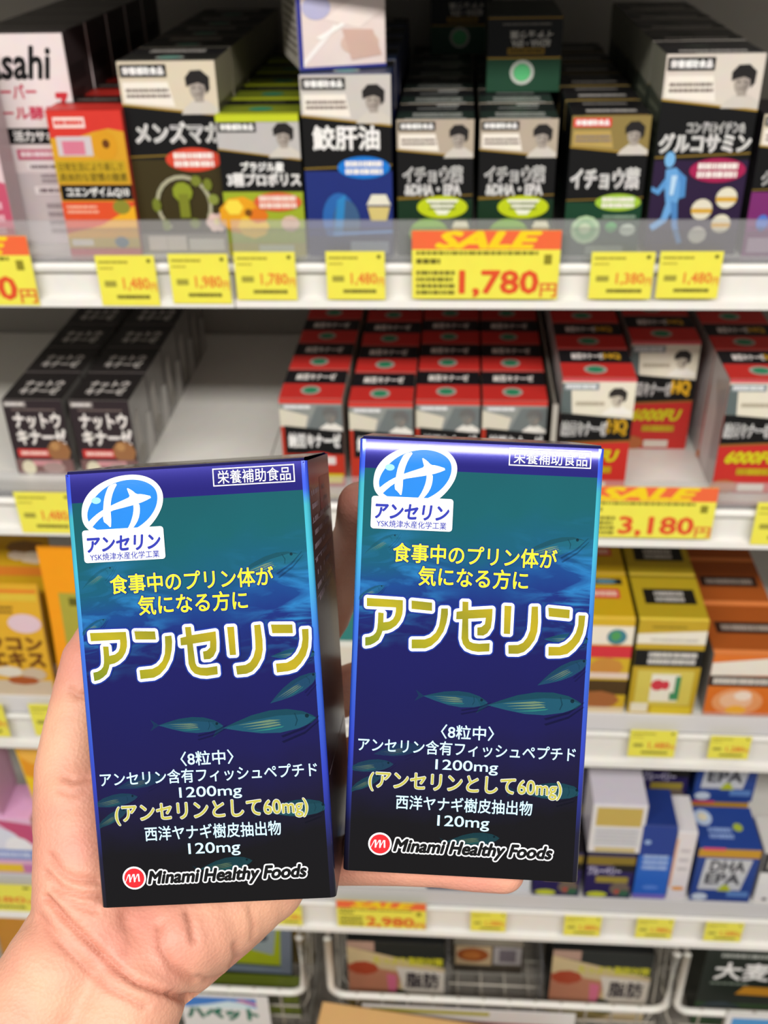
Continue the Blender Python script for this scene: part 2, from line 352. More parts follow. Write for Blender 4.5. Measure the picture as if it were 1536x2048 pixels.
TITLE = [[(-29.4, 78.6), (-19.5, 78.4), (-19.4, 75.8), (-19.5, 74.4), (-20.0, 72.8), (-21.0, 71.3), (-22.3, 70.3), (-23.4, 69.8), (-24.7, 69.6), (-25.0, 68.6), (-25.7, 67.0), (-26.8, 66.1), (-27.9, 65.5), (-29.3, 65.2), (-29.4, 67.6), (-28.2, 67.8), (-27.2, 68.3), (-26.5, 69.1), (-26.2, 70.2), (-26.1, 71.8), (-26.1, 74.7), (-24.6, 74.6), (-24.6, 72.0), (-23.0, 72.3), (-22.0, 73.0), (-21.5, 74.0), (-21.3, 75.2), (-21.3, 76.3), (-29.3, 76.3)],
 [(-17.1, 78.4), (-11.5, 78.1), (-11.4, 75.8), (-17.0, 76.1)],
 [(-8.9, 76.6), (-7.1, 76.7), (-7.0, 75.0), (-7.3, 72.7), (-8.0, 70.2), (-9.4, 67.8), (-11.1, 66.1), (-12.8, 65.3), (-16.5, 65.1), (-16.6, 67.6), (-13.0, 67.8), (-11.4, 68.5), (-10.1, 69.8), (-9.3, 71.7), (-9.0, 74.0)],
 [(-3.2, 78.8), (-1.6, 78.8), (-1.5, 76.5), (5.1, 77.2), (5.1, 74.2), (4.9, 71.9), (4.0, 70.3), (2.9, 69.6), (1.3, 69.6), (1.2, 71.8), (2.3, 72.0), (3.2, 72.8), (3.4, 74.6), (-1.4, 74.1), (-1.1, 68.7), (-0.7, 67.8), (0.3, 67.4), (1.9, 67.3), (4.8, 67.6), (4.8, 65.3), (1.8, 65.0), (0.1, 65.2), (-1.5, 65.8), (-2.5, 67.0), (-3.0, 68.6), (-3.0, 73.9), (-4.7, 73.8), (-4.7, 75.9), (-3.1, 76.2)],
 [(8.3, 78.2), (10.2, 78.2), (10.2, 70.4), (8.5, 70.4)],
 [(15.7, 78.3), (17.4, 78.4), (17.7, 74.1), (17.6, 71.4), (17.0, 69.1), (15.7, 67.0), (14.3, 65.6), (12.7, 65.0), (10.1, 64.9), (9.9, 67.3), (12.6, 67.5), (13.9, 68.2), (14.9, 69.6), (15.6, 71.7), (15.7, 74.0)],
 [(20.3, 78.2), (26.1, 77.9), (26.1, 75.5), (20.5, 75.8)],
 [(28.6, 76.5), (30.4, 76.5), (30.3, 73.8), (30.0, 71.5), (29.2, 69.2), (27.7, 67.1), (26.1, 65.6), (24.1, 65.1), (21.0, 64.9), (20.9, 67.4), (23.9, 67.5), (25.7, 68.4), (27.1, 69.8), (28.1, 71.6), (28.6, 73.7)]]

def smooth_poly(pts, n=2):
    for _ in range(n):
        q = []
        for i, p in enumerate(pts):
            r = pts[(i + 1) % len(pts)]
            q += [(p[0] * .75 + r[0] * .25, p[1] * .75 + r[1] * .25), (p[0] * .25 + r[0] * .75, p[1] * .25 + r[1] * .75)]
        pts = q
    return pts

def hero(label, pos, rv, bulge):
    ang = Vector(rv).length
    root = thing('supplement_carton', label, 'box', pos, Matrix.Rotation(ang, 3, Vector(rv).normalized()).to_euler(), 'blue foil cartons in the hand')
    W = 0.066; H = HZ; B = 0.0016
    z0 = H - 0.0068
    def bend(z): return bulge * max(0.0, (z - z0) / (H - z0)) ** 2
    mb = MB()
    # shell: chamfered vertical folds, rounded head fold, sides, back, lid and base
    h = W / 2; zt = H - 0.0004
    zs = [0.0006] + [i * H / 24 for i in range(1, 19)] + [z0 + (zt - z0) * i / 12 for i in range(13)]
    zs = sorted(set(round(z, 6) for z in zs))
    xs = [-h + B + (W - 2 * B) * i / 14 for i in range(15)]
    vs = [(x, bend(z), z) for z in zs for x in xs]; nx = len(xs); fs = [(j * nx + i, j * nx + i + 1, (j + 1) * nx + i + 1, (j + 1) * nx + i) for j in range(len(zs) - 1) for i in range(nx - 1)]
    fp = MB(); fp.add(vs, fs, FOIL_SEA, True)
    def fold(sx):
        cols = [(sx * (h - B), 0.0), (sx * (h - B * .45), B * .14), (sx * (h - B * .12), B * .48), (sx * h, B)]
        n = len(cols); v = [(x, y + bend(z) * (1 - y / B), z) for z in zs for x, y in cols]
        f = [(j * n + i, j * n + i + 1, (j + 1) * n + i + 1, (j + 1) * n + i) for j in range(len(zs) - 1) for i in range(n - 1)]
        if sx < 0: f = [tuple(reversed(q)) for q in f]
        mb.add(v, f, FOIL_EDGE, True)
    fold(1); fold(-1)
    bt = bend(zt)
    for sx in (1, -1):
        v = [(sx * h, B, zs[0]), (sx * h, W, zs[0]), (sx * h, W, zt), (sx * h, B, zt)]
        mb.add(v, [(0, 1, 2, 3)] if sx > 0 else [(3, 2, 1, 0)], FOIL_SIDE)
    mb.add([(h, W, zs[0]), (-h, W, zs[0]), (-h, W, zt), (h, W, zt)], [(0, 1, 2, 3)], FOIL_TOP)
    mb.add([(-h + .0006, B, 0), (h - .0006, B, 0), (h - .0006, W, 0), (-h + .0006, W, 0), (-h + B, 0, .0006), (h - B, 0, .0006), (h, B, .0006), (h, W, .0006), (-h, W, .0006), (-h, B, .0006)],
           [(3, 2, 1, 0), (4, 5, 1, 0), (5, 6, 1), (6, 7, 2, 1), (7, 8, 3, 2), (8, 9, 0, 3), (9, 4, 0)], BLK)
    obj('carton_body', mb, root)
    # lid: tucked flap with a rolled front fold
    lid = MB(); prof = [(bt, zt - .0006), (bt + .00025, zt + .0003), (bt + .0009, zt + .0008), (bt + .0020, zt + .0009), (W - .001, zt + .0004), (W, zt)]
    xl = [-h + .0008 + (W - .0016) * i / 6 for i in range(7)]
    v = [(x, y, z) for y, z in prof for x in xl]; lid.add(v, [(j * 7 + i, j * 7 + i + 1, (j + 1) * 7 + i + 1, (j + 1) * 7 + i) for j in range(5) for i in range(6)], FOIL_TOP, True)
    obj('lid_flap', lid, root)
    # ---- print on the panel, millimetres from the bottom centre
    def lay(mb, vs, fs, m, k): mb.add([(x / 1000, bend(z / 1000) - 0.00004 * k - 1.2e-6 * (i * 12 // len(vs)), z / 1000) for i, (x, z) in enumerate(vs)], fs, m)
    def poly(mb, pts, m, k):
        bm = bmesh.new(); bvs = [bm.verts.new((x, 0, z)) for x, z in pts]
        for tri in tessellate_polygon([[Vector((x, z, 0)) for x, z in pts]]):
            try: bm.faces.new([bvs[i] for i in tri])
            except ValueError: pass
        if max(z for x, z in pts) > 111:
            for it in range(3): bmesh.ops.subdivide_edges(bm, edges=[e for e in bm.edges if e.calc_length() > 2.5], cuts=1)
            bmesh.ops.triangulate(bm, faces=bm.faces[:])
        bm.verts.index_update(); bm.verts.ensure_lookup_table()
        lay(mb, [(q.co.x, q.co.z) for q in bm.verts], [tuple(q.index for q in f.verts) for f in bm.faces], m, k); bm.free()
    def txt(mb, s, x0, z0_, x1, z1_, m, k, off=0.0, shear=0.0):
        vs, fs = text_fit(s, x0, z0_, x1, z1_, off, shear, 5); lay(mb, vs, fs, m, k)
    def fish(cx, cz, L, ang, a=0.6, tail=True):
        ca, sa = math.cos(ang), math.sin(ang); q = lambda u, v: (cx + L * (u * ca - v * sa), cz + L * (u * sa + v * ca))
        clip = lambda pts: [(max(-31.6, min(31.6, x)), z) for x, z in pts]
        prof = [(-.5, 0.0), (-.36, .05), (-.18, .105), (.02, .135), (.2, .13), (.36, .09), (.46, .035), (.5, .0)]
        low = [(.44, -.045), (.3, -.09), (.1, -.115), (-.1, -.10), (-.3, -.055)]
        poly(fp, clip([q(*p) for p in prof + low]), fish_ink('#2c8496', a), 1.5)
        poly(fp, clip([q(*p) for p in prof + [(.36, .055), (.1, .07), (-.2, .045)]]), fish_ink('#1c4a58', a * .9), 1.9)
        for i in range(4):
            s = -.34 + .11 * i * .4; y = .015 - .028 * i
            poly(fp, clip([q(s, y), q(.0 + .05 * i, y + .022), q(.12, y + .008), q(-.02, y - .004)]), fish_ink('#a8c48a' if i < 3 else '#49b8a0', a), 2.3)
        poly(fp, clip([q(.40 + .022 * math.cos(t * math.pi / 4), .035 + .022 * math.sin(t * math.pi / 4)) for t in range(8)]), fish_ink('#0c1c28', .9), 2.6)
        poly(fp, clip([q(.27, .08), q(.285, .0), q(.26, -.06), q(.272, -.06), q(.3, .0), q(.28, .08)]), fish_ink('#123a4c', a), 2.5)
        for y in ((-.13, -.11), (-.19, -.16)):
            poly(fp, clip([q(.12, y[0] - .04), q(.36, y[1] + .005), q(.55, .0 + y[1] + .12), q(.56, y[1] + .135), q(.36, y[1] + .03), q(.1, y[0] - .02)]), fish_ink('#0a1220', a * .8), 2.8)
        if tail: poly(fp, clip([q(-.48, .0), q(-.62, .09), q(-.57, .0), q(-.62, -.09)]), fish_ink('#1b5a6c', a * .8), 1.7)
    fish(20, 94.2, 19, .30, .55); fish(-3.8, 51.3, 18, -.06, .5); fish(18, 50.9, 26, .06, .62); fish(25.5, 60.2, 16, .5, .4, False)
    fish(23.5, 26.4, 19, .03, .42); fish(3, 11.4, 15, .12, .3); fish(26, 69.5, 13, .02, .5, False); fish(-26, 93.5, 11, .55, .3, False); fish(-28.5, 80, 9, .5, .4, False); fish(-27, 31, 14, .15, .3, False)
    fish(-19, 36, 14, .2, .18, False); fish(-28, 26, 11, .5, .3, False)
    # frame with the food-supplement note
    for a, b, c, d in ((7.4, 116.5, 29.5, 116.8), (7.4, 121.0, 29.5, 121.3), (7.4, 116.5, 7.7, 121.3), (29.2, 116.5, 29.5, 121.3)):
        poly(fp, [(a, b), (c, b), (c, d), (a, d)], WHITE, 4)
    txt(fp, '栄養補助食品', 8.7, 117.1, 28.4, 120.7, WHITE, 4, 0.006)
    for s, a, b, c, d in (('食事中のプリン体が', -22.7, 88.9, 21.8, 94.1), ('気になる方に', -15.5, 82.7, 14.3, 88.0)):
        txt(fp, s, a, b, c, d, OUTL, 4, 0.055); txt(fp, s, a, b, c, d, YEL, 5, 0.016)
    txt(fp, '〈8粒中〉', -7.3, 40.1, 7.3, 44.1, ICE, 4, 0.012)
    txt(fp, 'アンセリン含有フィッシュペプチド', -30.1, 35.4, 30.1, 39.3, ICE, 4, 0.012)
    txt(fp, '1200mg', -8.4, 30.3, 8.9, 34.1, ICE, 4, 0.008)
    txt(fp, '(アンセリンとして60mg)', -26.7, 24.2, 26.8, 29.8, SILV, 4, 0.045); txt(fp, '(アンセリンとして60mg)', -26.7, 24.2, 26.8, 29.8, GOLD2, 5, 0.018)
    txt(fp, '西洋ヤナギ樹皮抽出物', -18.9, 19.3, 19.0, 23.4, ICE, 4, 0.012); txt(fp, '120mg', -7.1, 14.1, 7.3, 18.1, ICE, 4, 0.008)
    panel = obj('front_panel', fp, root)
    # title
    t = MB()
    for pts in TITLE:
        for rr, m, k in ((1.25, OUTL, 5), (0.84, WHITE, 7)):
            for i in range(18):
                dx, dz = rr * math.cos(i * math.pi / 9), rr * math.sin(i * math.pi / 9); poly(t, [(x + dx, z + dz) for x, z in pts], m, k + .02 * i)
            poly(t, pts, m, k)
        poly(t, pts, GOLD, 9)
    o = obj('title_lettering', t, panel); o['label'] = 'large gold title lettering outlined in white'
    # round emblem and its white name plate
    e = MB(); poly(e, smooth_poly(EMB['W']), WHITE, 4); poly(e, smooth_poly(EMB['B']), AZURE, 6)
    for k in ('S1', 'S2', 'S3'): poly(e, smooth_poly(EMB[k], 1), WHITE, 8)
    poly(e, [(-24.6 + 1.3 * math.cos(i * .5236), 114.6 + .9 * math.sin(i * .5236)) for i in range(12)], mat('#8fd0f6', .4), 7)
    em = obj('round_emblem', e, panel); em['label'] = 'blue and white round emblem'
    pl = MB(); x0, x1, y0, y1, r = -29.2, -7.0, 97.8, 106.7, .8
    poly(pl, [(cx + r * math.cos(math.radians(a0 + s)), cz + r * math.sin(math.radians(a0 + s))) for cx, cz, a0 in ((x1 - r, y0 + r, 270), (x1 - r, y1 - r, 0), (x0 + r, y1 - r, 90), (x0 + r, y0 + r, 180)) for s in (0, 30, 60, 90)], WHITE, 7)
    txt(pl, 'アンセリン', -28.0, 100.7, -8.1, 104.7, NAVY, 9, 0.035, 0.12); txt(pl, 'YSK焼津水産化学工業', -27.6, 98.3, -8.6, 100.3, NAVY, 9, 0.006)
    o = obj('name_plate', pl, panel); o['label'] = 'white plate with blue lettering under the emblem'
    # maker's mark
    mk = MB(); c = (-22.9, 8.9)
    for rr, m, k in ((3.3, WHITE, 4), (2.8, RED, 6)): poly(mk, [(c[0] + rr * math.cos(i * math.pi / 16), c[1] + rr * math.sin(i * math.pi / 16)) for i in range(32)], m, k)
    for i in range(3):
        x = c[0] - 1.9 + 1.25 * i
        poly(mk, [(x - .75, c[1] - 1.15), (x - .6, c[1] - 1.15), (x + .45, c[1] + 1.0), (x + .5, c[1] - 1.0), (x + .95, c[1] - 1.0), (x + .85, c[1] + 1.2), (x + .3, c[1] + 1.2)], WHITE, 8)
    txt(mk, 'Minami Healthy Foods', -19.0, 6.0, 25.2, 10.6, WHITE, 5, 0.125, 0.25); txt(mk, 'Minami Healthy Foods', -19.0, 6.0, 25.2, 10.6, BLK, 7, 0.045, 0.25)
    o = obj('maker_mark', mk, panel); o['label'] = 'red and white round mark with black lettering outlined in white'
    # small print on the right side
    sp = MB(); pk = mat('#a58f98', .4); x = h + .00005
    def sq(y0, z0_, y1, z1_, m): sp.add([(x, y0, z0_), (x, y1, z0_), (x, y1, z1_), (x, y0, z1_)], [(0, 1, 2, 3)], m)
    sq(.03, .106, .064, .116, mat('#8e2430', .35)); rnd = random.Random(3)
    for z in (.1045, .0945, .084, .034): sq(.004, z, .063, z + .0003, pk)
    for row in range(9):
        z = .112 - row * .0037; y = .006
        while y < .058:
            d = rnd.uniform(.0012, .0032); sq(y, z, y + d, z + .0014, pk) if rnd.random() < .6 else None; y += d + .0006
    obj('side_print', sp, root)
    return root
hero('blue foil supplement carton at left in the hand, leaning left and lower than its twin', (-0.06263, -0.67137, 1.3053), (-0.47995, -0.06237, 0.05356), 0.0004)
hero('blue foil supplement carton at right in the hand, its head band shining white', (0.00446, -0.66161, 1.30818), (-0.4738, 0.03904, 0.02834), 0.00095)

# ------------------------------------------------------------------ the hand: one continuous body grown from tapered lobes
def skin_material():
    m = bpy.data.materials.new('skin'); m.use_nodes = True; nt = m.node_tree; b = nt.nodes['Principled BSDF']; N = nt.nodes.new; L = nt.links.new
    tc = N('ShaderNodeTexCoord'); n1 = N('ShaderNodeTexNoise'); n1.inputs['Scale'].default_value = 38; n1.inputs['Detail'].default_value = 4; L(tc.outputs['Object'], n1.inputs['Vector'])
    r = N('ShaderNodeValToRGB'); L(n1.outputs['Fac'], r.inputs[0]); e = r.color_ramp
    e.elements[0].position = .32; e.elements[0].color = lin('#cc8d79'); e.elements[1].position = .68; e.elements[1].color = lin('#dba588')
    at = N('ShaderNodeAttribute'); at.attribute_name = 'flush'; mx = N('ShaderNodeMix'); mx.data_type = 'RGBA'; L(at.outputs['Fac'], mx.inputs[0]); L(r.outputs[0], mx.inputs[6]); mx.inputs[7].default_value = lin('#d28a7b')
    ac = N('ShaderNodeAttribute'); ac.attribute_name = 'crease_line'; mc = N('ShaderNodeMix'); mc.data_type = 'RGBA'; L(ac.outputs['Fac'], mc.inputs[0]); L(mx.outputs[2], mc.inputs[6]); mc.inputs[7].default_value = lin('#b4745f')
    L(mc.outputs[2], b.inputs['Base Color'])
    b.inputs['Roughness'].default_value = 0.5; b.inputs['Specular IOR Level'].default_value = 0.35
    b.inputs['Subsurface Weight'].default_value = 0.15; b.inputs['Subsurface Radius'].default_value = (0.004, 0.0015, 0.0008); b.inputs['Subsurface Scale'].default_value = 0.6
    vo = N('ShaderNodeTexVoronoi'); vo.inputs['Scale'].default_value = 900; L(tc.outputs['Object'], vo.inputs['Vector'])
    mp = N('ShaderNodeMapping'); mp.inputs['Scale'].default_value = (300, 300, 900); n3 = N('ShaderNodeTexNoise'); n3.inputs['Scale'].default_value = 1; L(tc.outputs['Object'], mp.inputs[0]); L(mp.outputs[0], n3.inputs['Vector'])
    ad = N('ShaderNodeMath'); ad.operation = 'ADD'; L(vo.outputs['Distance'], ad.inputs[0]); L(n3.outputs['Fac'], ad.inputs[1])
    bp = N('ShaderNodeBump'); bp.inputs['Strength'].default_value = 0.22; bp.inputs['Distance'].default_value = 0.0005; L(ad.outputs[0], bp.inputs['Height']); L(bp.outputs[0], b.inputs['Normal'])
    return m

def lobes_mesh(chains, voxel, smooth):
    """chains: lists of (point, radius); every pair of neighbours becomes a tapered round lobe; all fused into one skin"""
    bm = bmesh.new()
    for ch in chains:
        for (a, ra), (b, rb) in zip(ch, ch[1:]):
            d = b - a; n = max(1, int(d.length / (0.35 * min(ra, rb))))
            for i in range(n + 1):
                t = i / n; t2 = t
                bmesh.ops.create_icosphere(bm, subdivisions=3, radius=ra + (rb - ra) * t2, matrix=Matrix.Translation(a + d * t))
    me = bpy.data.meshes.new('lobes'); bm.to_mesh(me); bm.free()
    o = bpy.data.objects.new('lobes', me); C.objects.link(o)
    r = o.modifiers.new('fuse', 'REMESH'); r.mode = 'VOXEL'; r.voxel_size = voxel; r.use_smooth_shade = True
    s = o.modifiers.new('soften', 'SMOOTH'); s.factor = 0.5; s.iterations = smooth
    dg = bpy.context.evaluated_depsgraph_get(); out = bpy.data.meshes.new_from_object(o.evaluated_get(dg))
    bpy.data.objects.remove(o); bpy.data.meshes.remove(me)
    return out

def px(x, y, c, rpx): return (deep(x, y, c), rpx * c / F0)
HAND = [
    # forearm and wrist, two lobes side by side
    [px(-90, 2330, .285, 150), px(40, 2090, .292, 130), px(120, 1945, .300, 118), px(170, 1860, .312, 112)],
    [px(120, 2400, .285, 150), px(195, 2150, .292, 130), px(255, 1990, .300, 118), px(300, 1890, .312, 110)],
    # heel of the palm on the little-finger side
    [px(255, 1930, .305, 118), px(345, 1870, .312, 112), px(440, 1810, .322, 104), px(520, 1752, .332, 98), px(560, 1690, .345, 90)],
    [px(300, 1960, .308, 80), px(372, 1898, .316, 86), px(470, 1815, .328, 84)],
    # ball of the thumb
    [px(185, 1880, .305, 112), px(172, 1790, .308, 106), px(168, 1700, .312, 100), px(160, 1600, .316, 92)],
    # palm behind the carton
    [px(240, 1860, .325, 120), px(330, 1740, .352, 120), px(400, 1600, .385, 110), px(440, 1480, .400, 95)],
    [px(420, 1800, .335, 100), px(480, 1680, .365, 100), px(520, 1560, .392, 90), px(530, 1470, .402, 80)],
    [px(200, 1760, .325, 100), px(280, 1640, .360, 100), px(350, 1500, .392, 92)],
    # thumb along the left side of the carton
    [px(160, 1620, .316, 92), px(146, 1535, .319, 76), px(158, 1455, .322, 70), px(172, 1385, .325, 66), px(188, 1325, .327, 66), px(202, 1290, .328, 58)],
    # index finger, bent round between the two cartons
    [px(440, 1480, .402, 62), px(560, 1360, .408, 56), px(650, 1230, .398, 52), px(690, 1130, .372, 50), px(716, 1065, .350, 49), px(722, 1010, .338, 49)],
    # middle and ring fingers behind the right carton
    [px(500, 1470, .404, 58), px(640, 1400, .415, 52), px(780, 1350, .415, 50), px(890, 1330, .405, 47), px(960, 1330, .398, 42)],
    [px(540, 1560, .396, 56), px(680, 1530, .412, 52), px(810, 1500, .410, 50), px(910, 1490, .398, 46), px(975, 1490, .390, 41)],
    # little finger under the right carton
    [px(550, 1690, .345, 62), px(640, 1718, .325, 52), px(730, 1722, .314, 48), px(800, 1724, .309, 47), px(880, 1728, .307, 46), px(950, 1736, .305, 47), px(1008, 1744, .304, 43)],
]
hm = lobes_mesh(HAND, 0.00105, 12)
# creases of the wrist and palm, pressed in along their lines
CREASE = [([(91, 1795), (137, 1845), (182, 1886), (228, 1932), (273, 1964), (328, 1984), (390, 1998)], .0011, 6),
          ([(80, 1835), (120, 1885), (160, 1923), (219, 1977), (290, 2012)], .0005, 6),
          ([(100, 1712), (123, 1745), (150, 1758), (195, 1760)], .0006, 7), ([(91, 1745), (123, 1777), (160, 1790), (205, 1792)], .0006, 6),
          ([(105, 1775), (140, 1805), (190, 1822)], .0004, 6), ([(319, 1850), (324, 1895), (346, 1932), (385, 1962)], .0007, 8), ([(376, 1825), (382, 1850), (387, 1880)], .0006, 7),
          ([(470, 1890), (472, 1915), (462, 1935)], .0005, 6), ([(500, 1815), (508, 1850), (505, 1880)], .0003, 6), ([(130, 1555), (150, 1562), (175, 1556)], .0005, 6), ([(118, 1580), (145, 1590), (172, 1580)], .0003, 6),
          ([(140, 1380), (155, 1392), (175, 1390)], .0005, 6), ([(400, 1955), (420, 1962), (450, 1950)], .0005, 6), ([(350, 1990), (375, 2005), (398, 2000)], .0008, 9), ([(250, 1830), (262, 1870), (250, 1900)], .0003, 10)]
V = np.empty(len(hm.vertices) * 3); hm.vertices.foreach_get('co', V); V = V.reshape(-1, 3)
Nn = np.empty(len(hm.vertices) * 3); hm.vertices.foreach_get('normal', Nn); Nn = Nn.reshape(-1, 3)
Dd = V - np.array(EYE); cc = Dd @ np.array(FW); QX = 768 + F0 * (Dd @ np.array(RT)) / cc; QY = 1024 - F0 * (Dd @ np.array(UP)) / cc
facing = (Nn * Dd).sum(1) < 0
press = np.zeros(len(V)); crs = np.zeros(len(V))
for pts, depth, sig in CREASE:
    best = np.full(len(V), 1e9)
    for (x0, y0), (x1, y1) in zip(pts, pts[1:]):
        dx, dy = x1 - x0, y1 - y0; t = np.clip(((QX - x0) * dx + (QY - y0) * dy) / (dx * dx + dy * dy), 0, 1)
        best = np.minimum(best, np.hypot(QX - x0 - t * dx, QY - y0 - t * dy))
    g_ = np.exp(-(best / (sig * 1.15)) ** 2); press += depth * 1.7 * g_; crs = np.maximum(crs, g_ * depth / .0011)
# soft folds between the pads of the palm
for x, y, sx, sy, d in ((285, 1860, 40, 50, .0012), (350, 1870, 30, 40, -.0008), (420, 1900, 45, 40, -.0010), (150, 1690, 40, 60, -.0008)):
    press += d * np.exp(-((QX - x) / sx) ** 2 - ((QY - y) / sy) ** 2)
V = V - Nn * (press * facing)[:, None]
# where the skin meets a carton it is flattened against that carton's wall
bpy.context.view_layer.update()
for o in [q for q in C.objects if q.get('group') == 'blue foil cartons in the hand']:
    M4 = np.array(o.matrix_world); L3 = (V - M4[:3, 3]) @ M4[:3, :3]
    g = .0004; lo = np.array([-.033 - g, -g, -g]); hi = np.array([.033 + g, .066 + g, HZ + g])
    ins = ((L3 > lo) & (L3 < hi)).all(1)
    dist = np.stack([L3[:, 0] - lo[0], hi[0] - L3[:, 0], hi[1] - L3[:, 1], L3[:, 2] - lo[2]], 1)
    w_ = dist.argmin(1)
    for k, (ax, val) in enumerate(((0, lo[0]), (0, hi[0]), (1, hi[1]), (2, lo[2]))):
        sel = ins & (w_ == k); L3[sel, ax] = val
    V = np.where(ins[:, None], L3 @ M4[:3, :3].T + M4[:3, 3], V)
hm.vertices.foreach_set('co', V.ravel()); hm.update()
fl = np.zeros(len(V))
for x, y, s in ((330, 1880, 80), (290, 1840, 60), (150, 1700, 60), (950, 1760, 90), (720, 1000, 60), (170, 1330, 60), (230, 1900, 60)):
    fl = np.maximum(fl, .75 * np.exp(-((QX - x) ** 2 + (QY - y) ** 2) / s ** 2))
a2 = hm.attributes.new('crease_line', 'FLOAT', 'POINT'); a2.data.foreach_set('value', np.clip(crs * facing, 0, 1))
a = hm.attributes.new('flush', 'FLOAT', 'POINT'); a.data.foreach_set('value', fl)
hm.materials.clear(); hm.materials.append(skin_material())
for p in hm.polygons: p.use_smooth = True
hand = bpy.data.objects.new('person', hm); C.objects.link(hand)
tag(hand, "person's left hand and wrist reaching in from below, holding two blue cartons", 'person')

# ------------------------------------------------------------------ goods on the shelves
def spot(tl, tr, Y, zb):
    p, q = on_y(*tl, Y), on_y(*tr, Y); return (p.x + q.x) / 2, q.x - p.x, (p.z + q.z) / 2 - zb
def put(c, x, Y, z): c.location = (x, Y, z); return c

BK = '#0c0c0e'; WH = '#f2f0ee'; RD = '#d8322c'; DG = '#10231a'
TL_, BD, PT = 'title_lettering', 'badge', 'portrait_panel'
def head(u, v, s, ar, dark='#221f1f', face='#a79d94', shirt='#cfc8be'):
    """a small printed bust: shirt, face, short dark hair"""
    s *= 1.5; su, sv = s, s * ar; v += .05 * sv
    return [P([(min(1, u - .75 * su), v - .95 * sv), (min(.995, u + .9 * su), v - .95 * sv), (min(.995, u + .85 * su), v - .72 * sv), (u + .30 * su, v - .42 * sv), (u - .2 * su, v - .42 * sv), (u - .6 * su, v - .72 * sv)], shirt, PT),
            P([(u - .16 * su, v - .5 * sv), (u + .22 * su, v - .5 * sv), (u + .24 * su, v), (u - .1 * su, v)], face, PT), E(u, v, .32 * su, .44 * sv, face, PT),
            P([(u - .44 * su, v + .06 * sv), (u - .46 * su, v + .40 * sv), (u - .22 * su, v + .66 * sv), (u + .2 * su, v + .68 * sv), (min(.99, u + .52 * su), v + .42 * sv), (min(.99, u + .5 * su), v - .02 * sv), (u + .36 * su, v - .2 * sv), (u + .30 * su, v + .12 * sv), (u + .05 * su, v + .22 * sv), (u - .28 * su, v + .14 * sv)], dark, PT),
            P([(u + .1 * su, v - .40 * sv), (u + .3 * su, v - .1 * sv), (u + .3 * su, v + .1 * sv), (u + .05 * su, v - .1 * sv)], '#8d837b', PT),
            E(u - .14 * su, v + .04 * sv, .06 * su, .03 * sv, dark, PT, 8), E(u + .12 * su, v + .04 * sv, .06 * su, .03 * sv, dark, PT, 8), R(u - .12 * su, v - .23 * sv, u + .08 * su, v - .20 * sv, '#6b5a54', PT)]

def men_series(band, lower, ar, title, tv, badge_col, badge_v, extra=(), tagcol=BK, hv=.88, two=None, lowv=.55):
    ops = [R(0, 0, 1, lowv, lower), R(0, lowv - .01, 1, .82, BK),
           P([(0, .79), (1, .735), (1, 1), (0, 1)], band, PT), P([(.03, .80), (.55, .78), (.5, .90), (.03, .90)], '#f0e8dc' if band != '#8d7a45' else '#b89c58', PT),
           P([(0, .785), (1, .73), (1, .74), (0, .795)], '#a8862e', PT), P([(0, lowv), (1, lowv + .02), (1, lowv + .028), (0, lowv + .008)], '#8a6f28')]
    ops += head(.80, hv - .02, .17, ar)
    ops += [R(.02, .925, .5, .985, tagcol, PT), T('栄養補助食品', .05, .937, .47, .973, WH, .05, PT)] + lines(2, .06, .82, .52, .875, '#8d7f78', PT, 5)
    bw = .032 if title == '鮫肝油' else .055
    if two: ops += [T(two, .3, tv[1] + .005, .9, tv[1] + .055, WH, .06, TL_)]
    ops += [T(title, tv[2] if len(tv) > 2 else .12, tv[0], tv[3] if len(tv) > 3 else .96, tv[1], WH, bw, TL_)]
    if badge_col: ops += [E(.68, badge_v, .30, .062, badge_col, BD, 24)] + lines(2, .47, badge_v - .042, .90, badge_v + .042, '#f6efe9', BD, 9, .72)
    return ops + list(extra)
def ring(cu, cv, r0, r1, ar, col, a0=0, a1=360, part=None):
    n = 16; o = [(cu + r1 * math.cos(math.radians(a0 + (a1 - a0) * i / n)), cv + r1 * ar * math.sin(math.radians(a0 + (a1 - a0) * i / n))) for i in range(n + 1)]
    q = [(cu + r0 * math.cos(math.radians(a1 - (a1 - a0) * i / n)), cv + r0 * ar * math.sin(math.radians(a1 - (a1 - a0) * i / n))) for i in range(n + 1)]
    return [P([o[i], o[i + 1], q[n - i - 1], q[n - i]], col, part) for i in range(n)]
def dark_top(col='#1c2a22', dot='#5fae84', edge='#9a9488', txt=True):
    o = [R(0, 0, 1, .48, col), R(0, .48, 1, 1, '#141316'), R(0, 0, 1, .03, edge), E(.5, .25, .15, .12, '#aeb6ae'), E(.5, .25, .12, .095, dot)]
    if txt: o += lines(2, .2, .62, .8, .86, '#b9b4ae', None, 4, .7)
    return o

Z1 = 1.2602; Z2 = 1.0182; Z3 = 0.7227; Z4 = 0.4042
def row(first, n, x, Y, z, pitch, names, dx=0.0):
    """the same carton repeated towards the back; names[k] labels the k-th"""
    put(first, x, Y, z)
    for k in range(1, n): clone(first, (x + dx * k, Y + pitch * k, z), names[k])

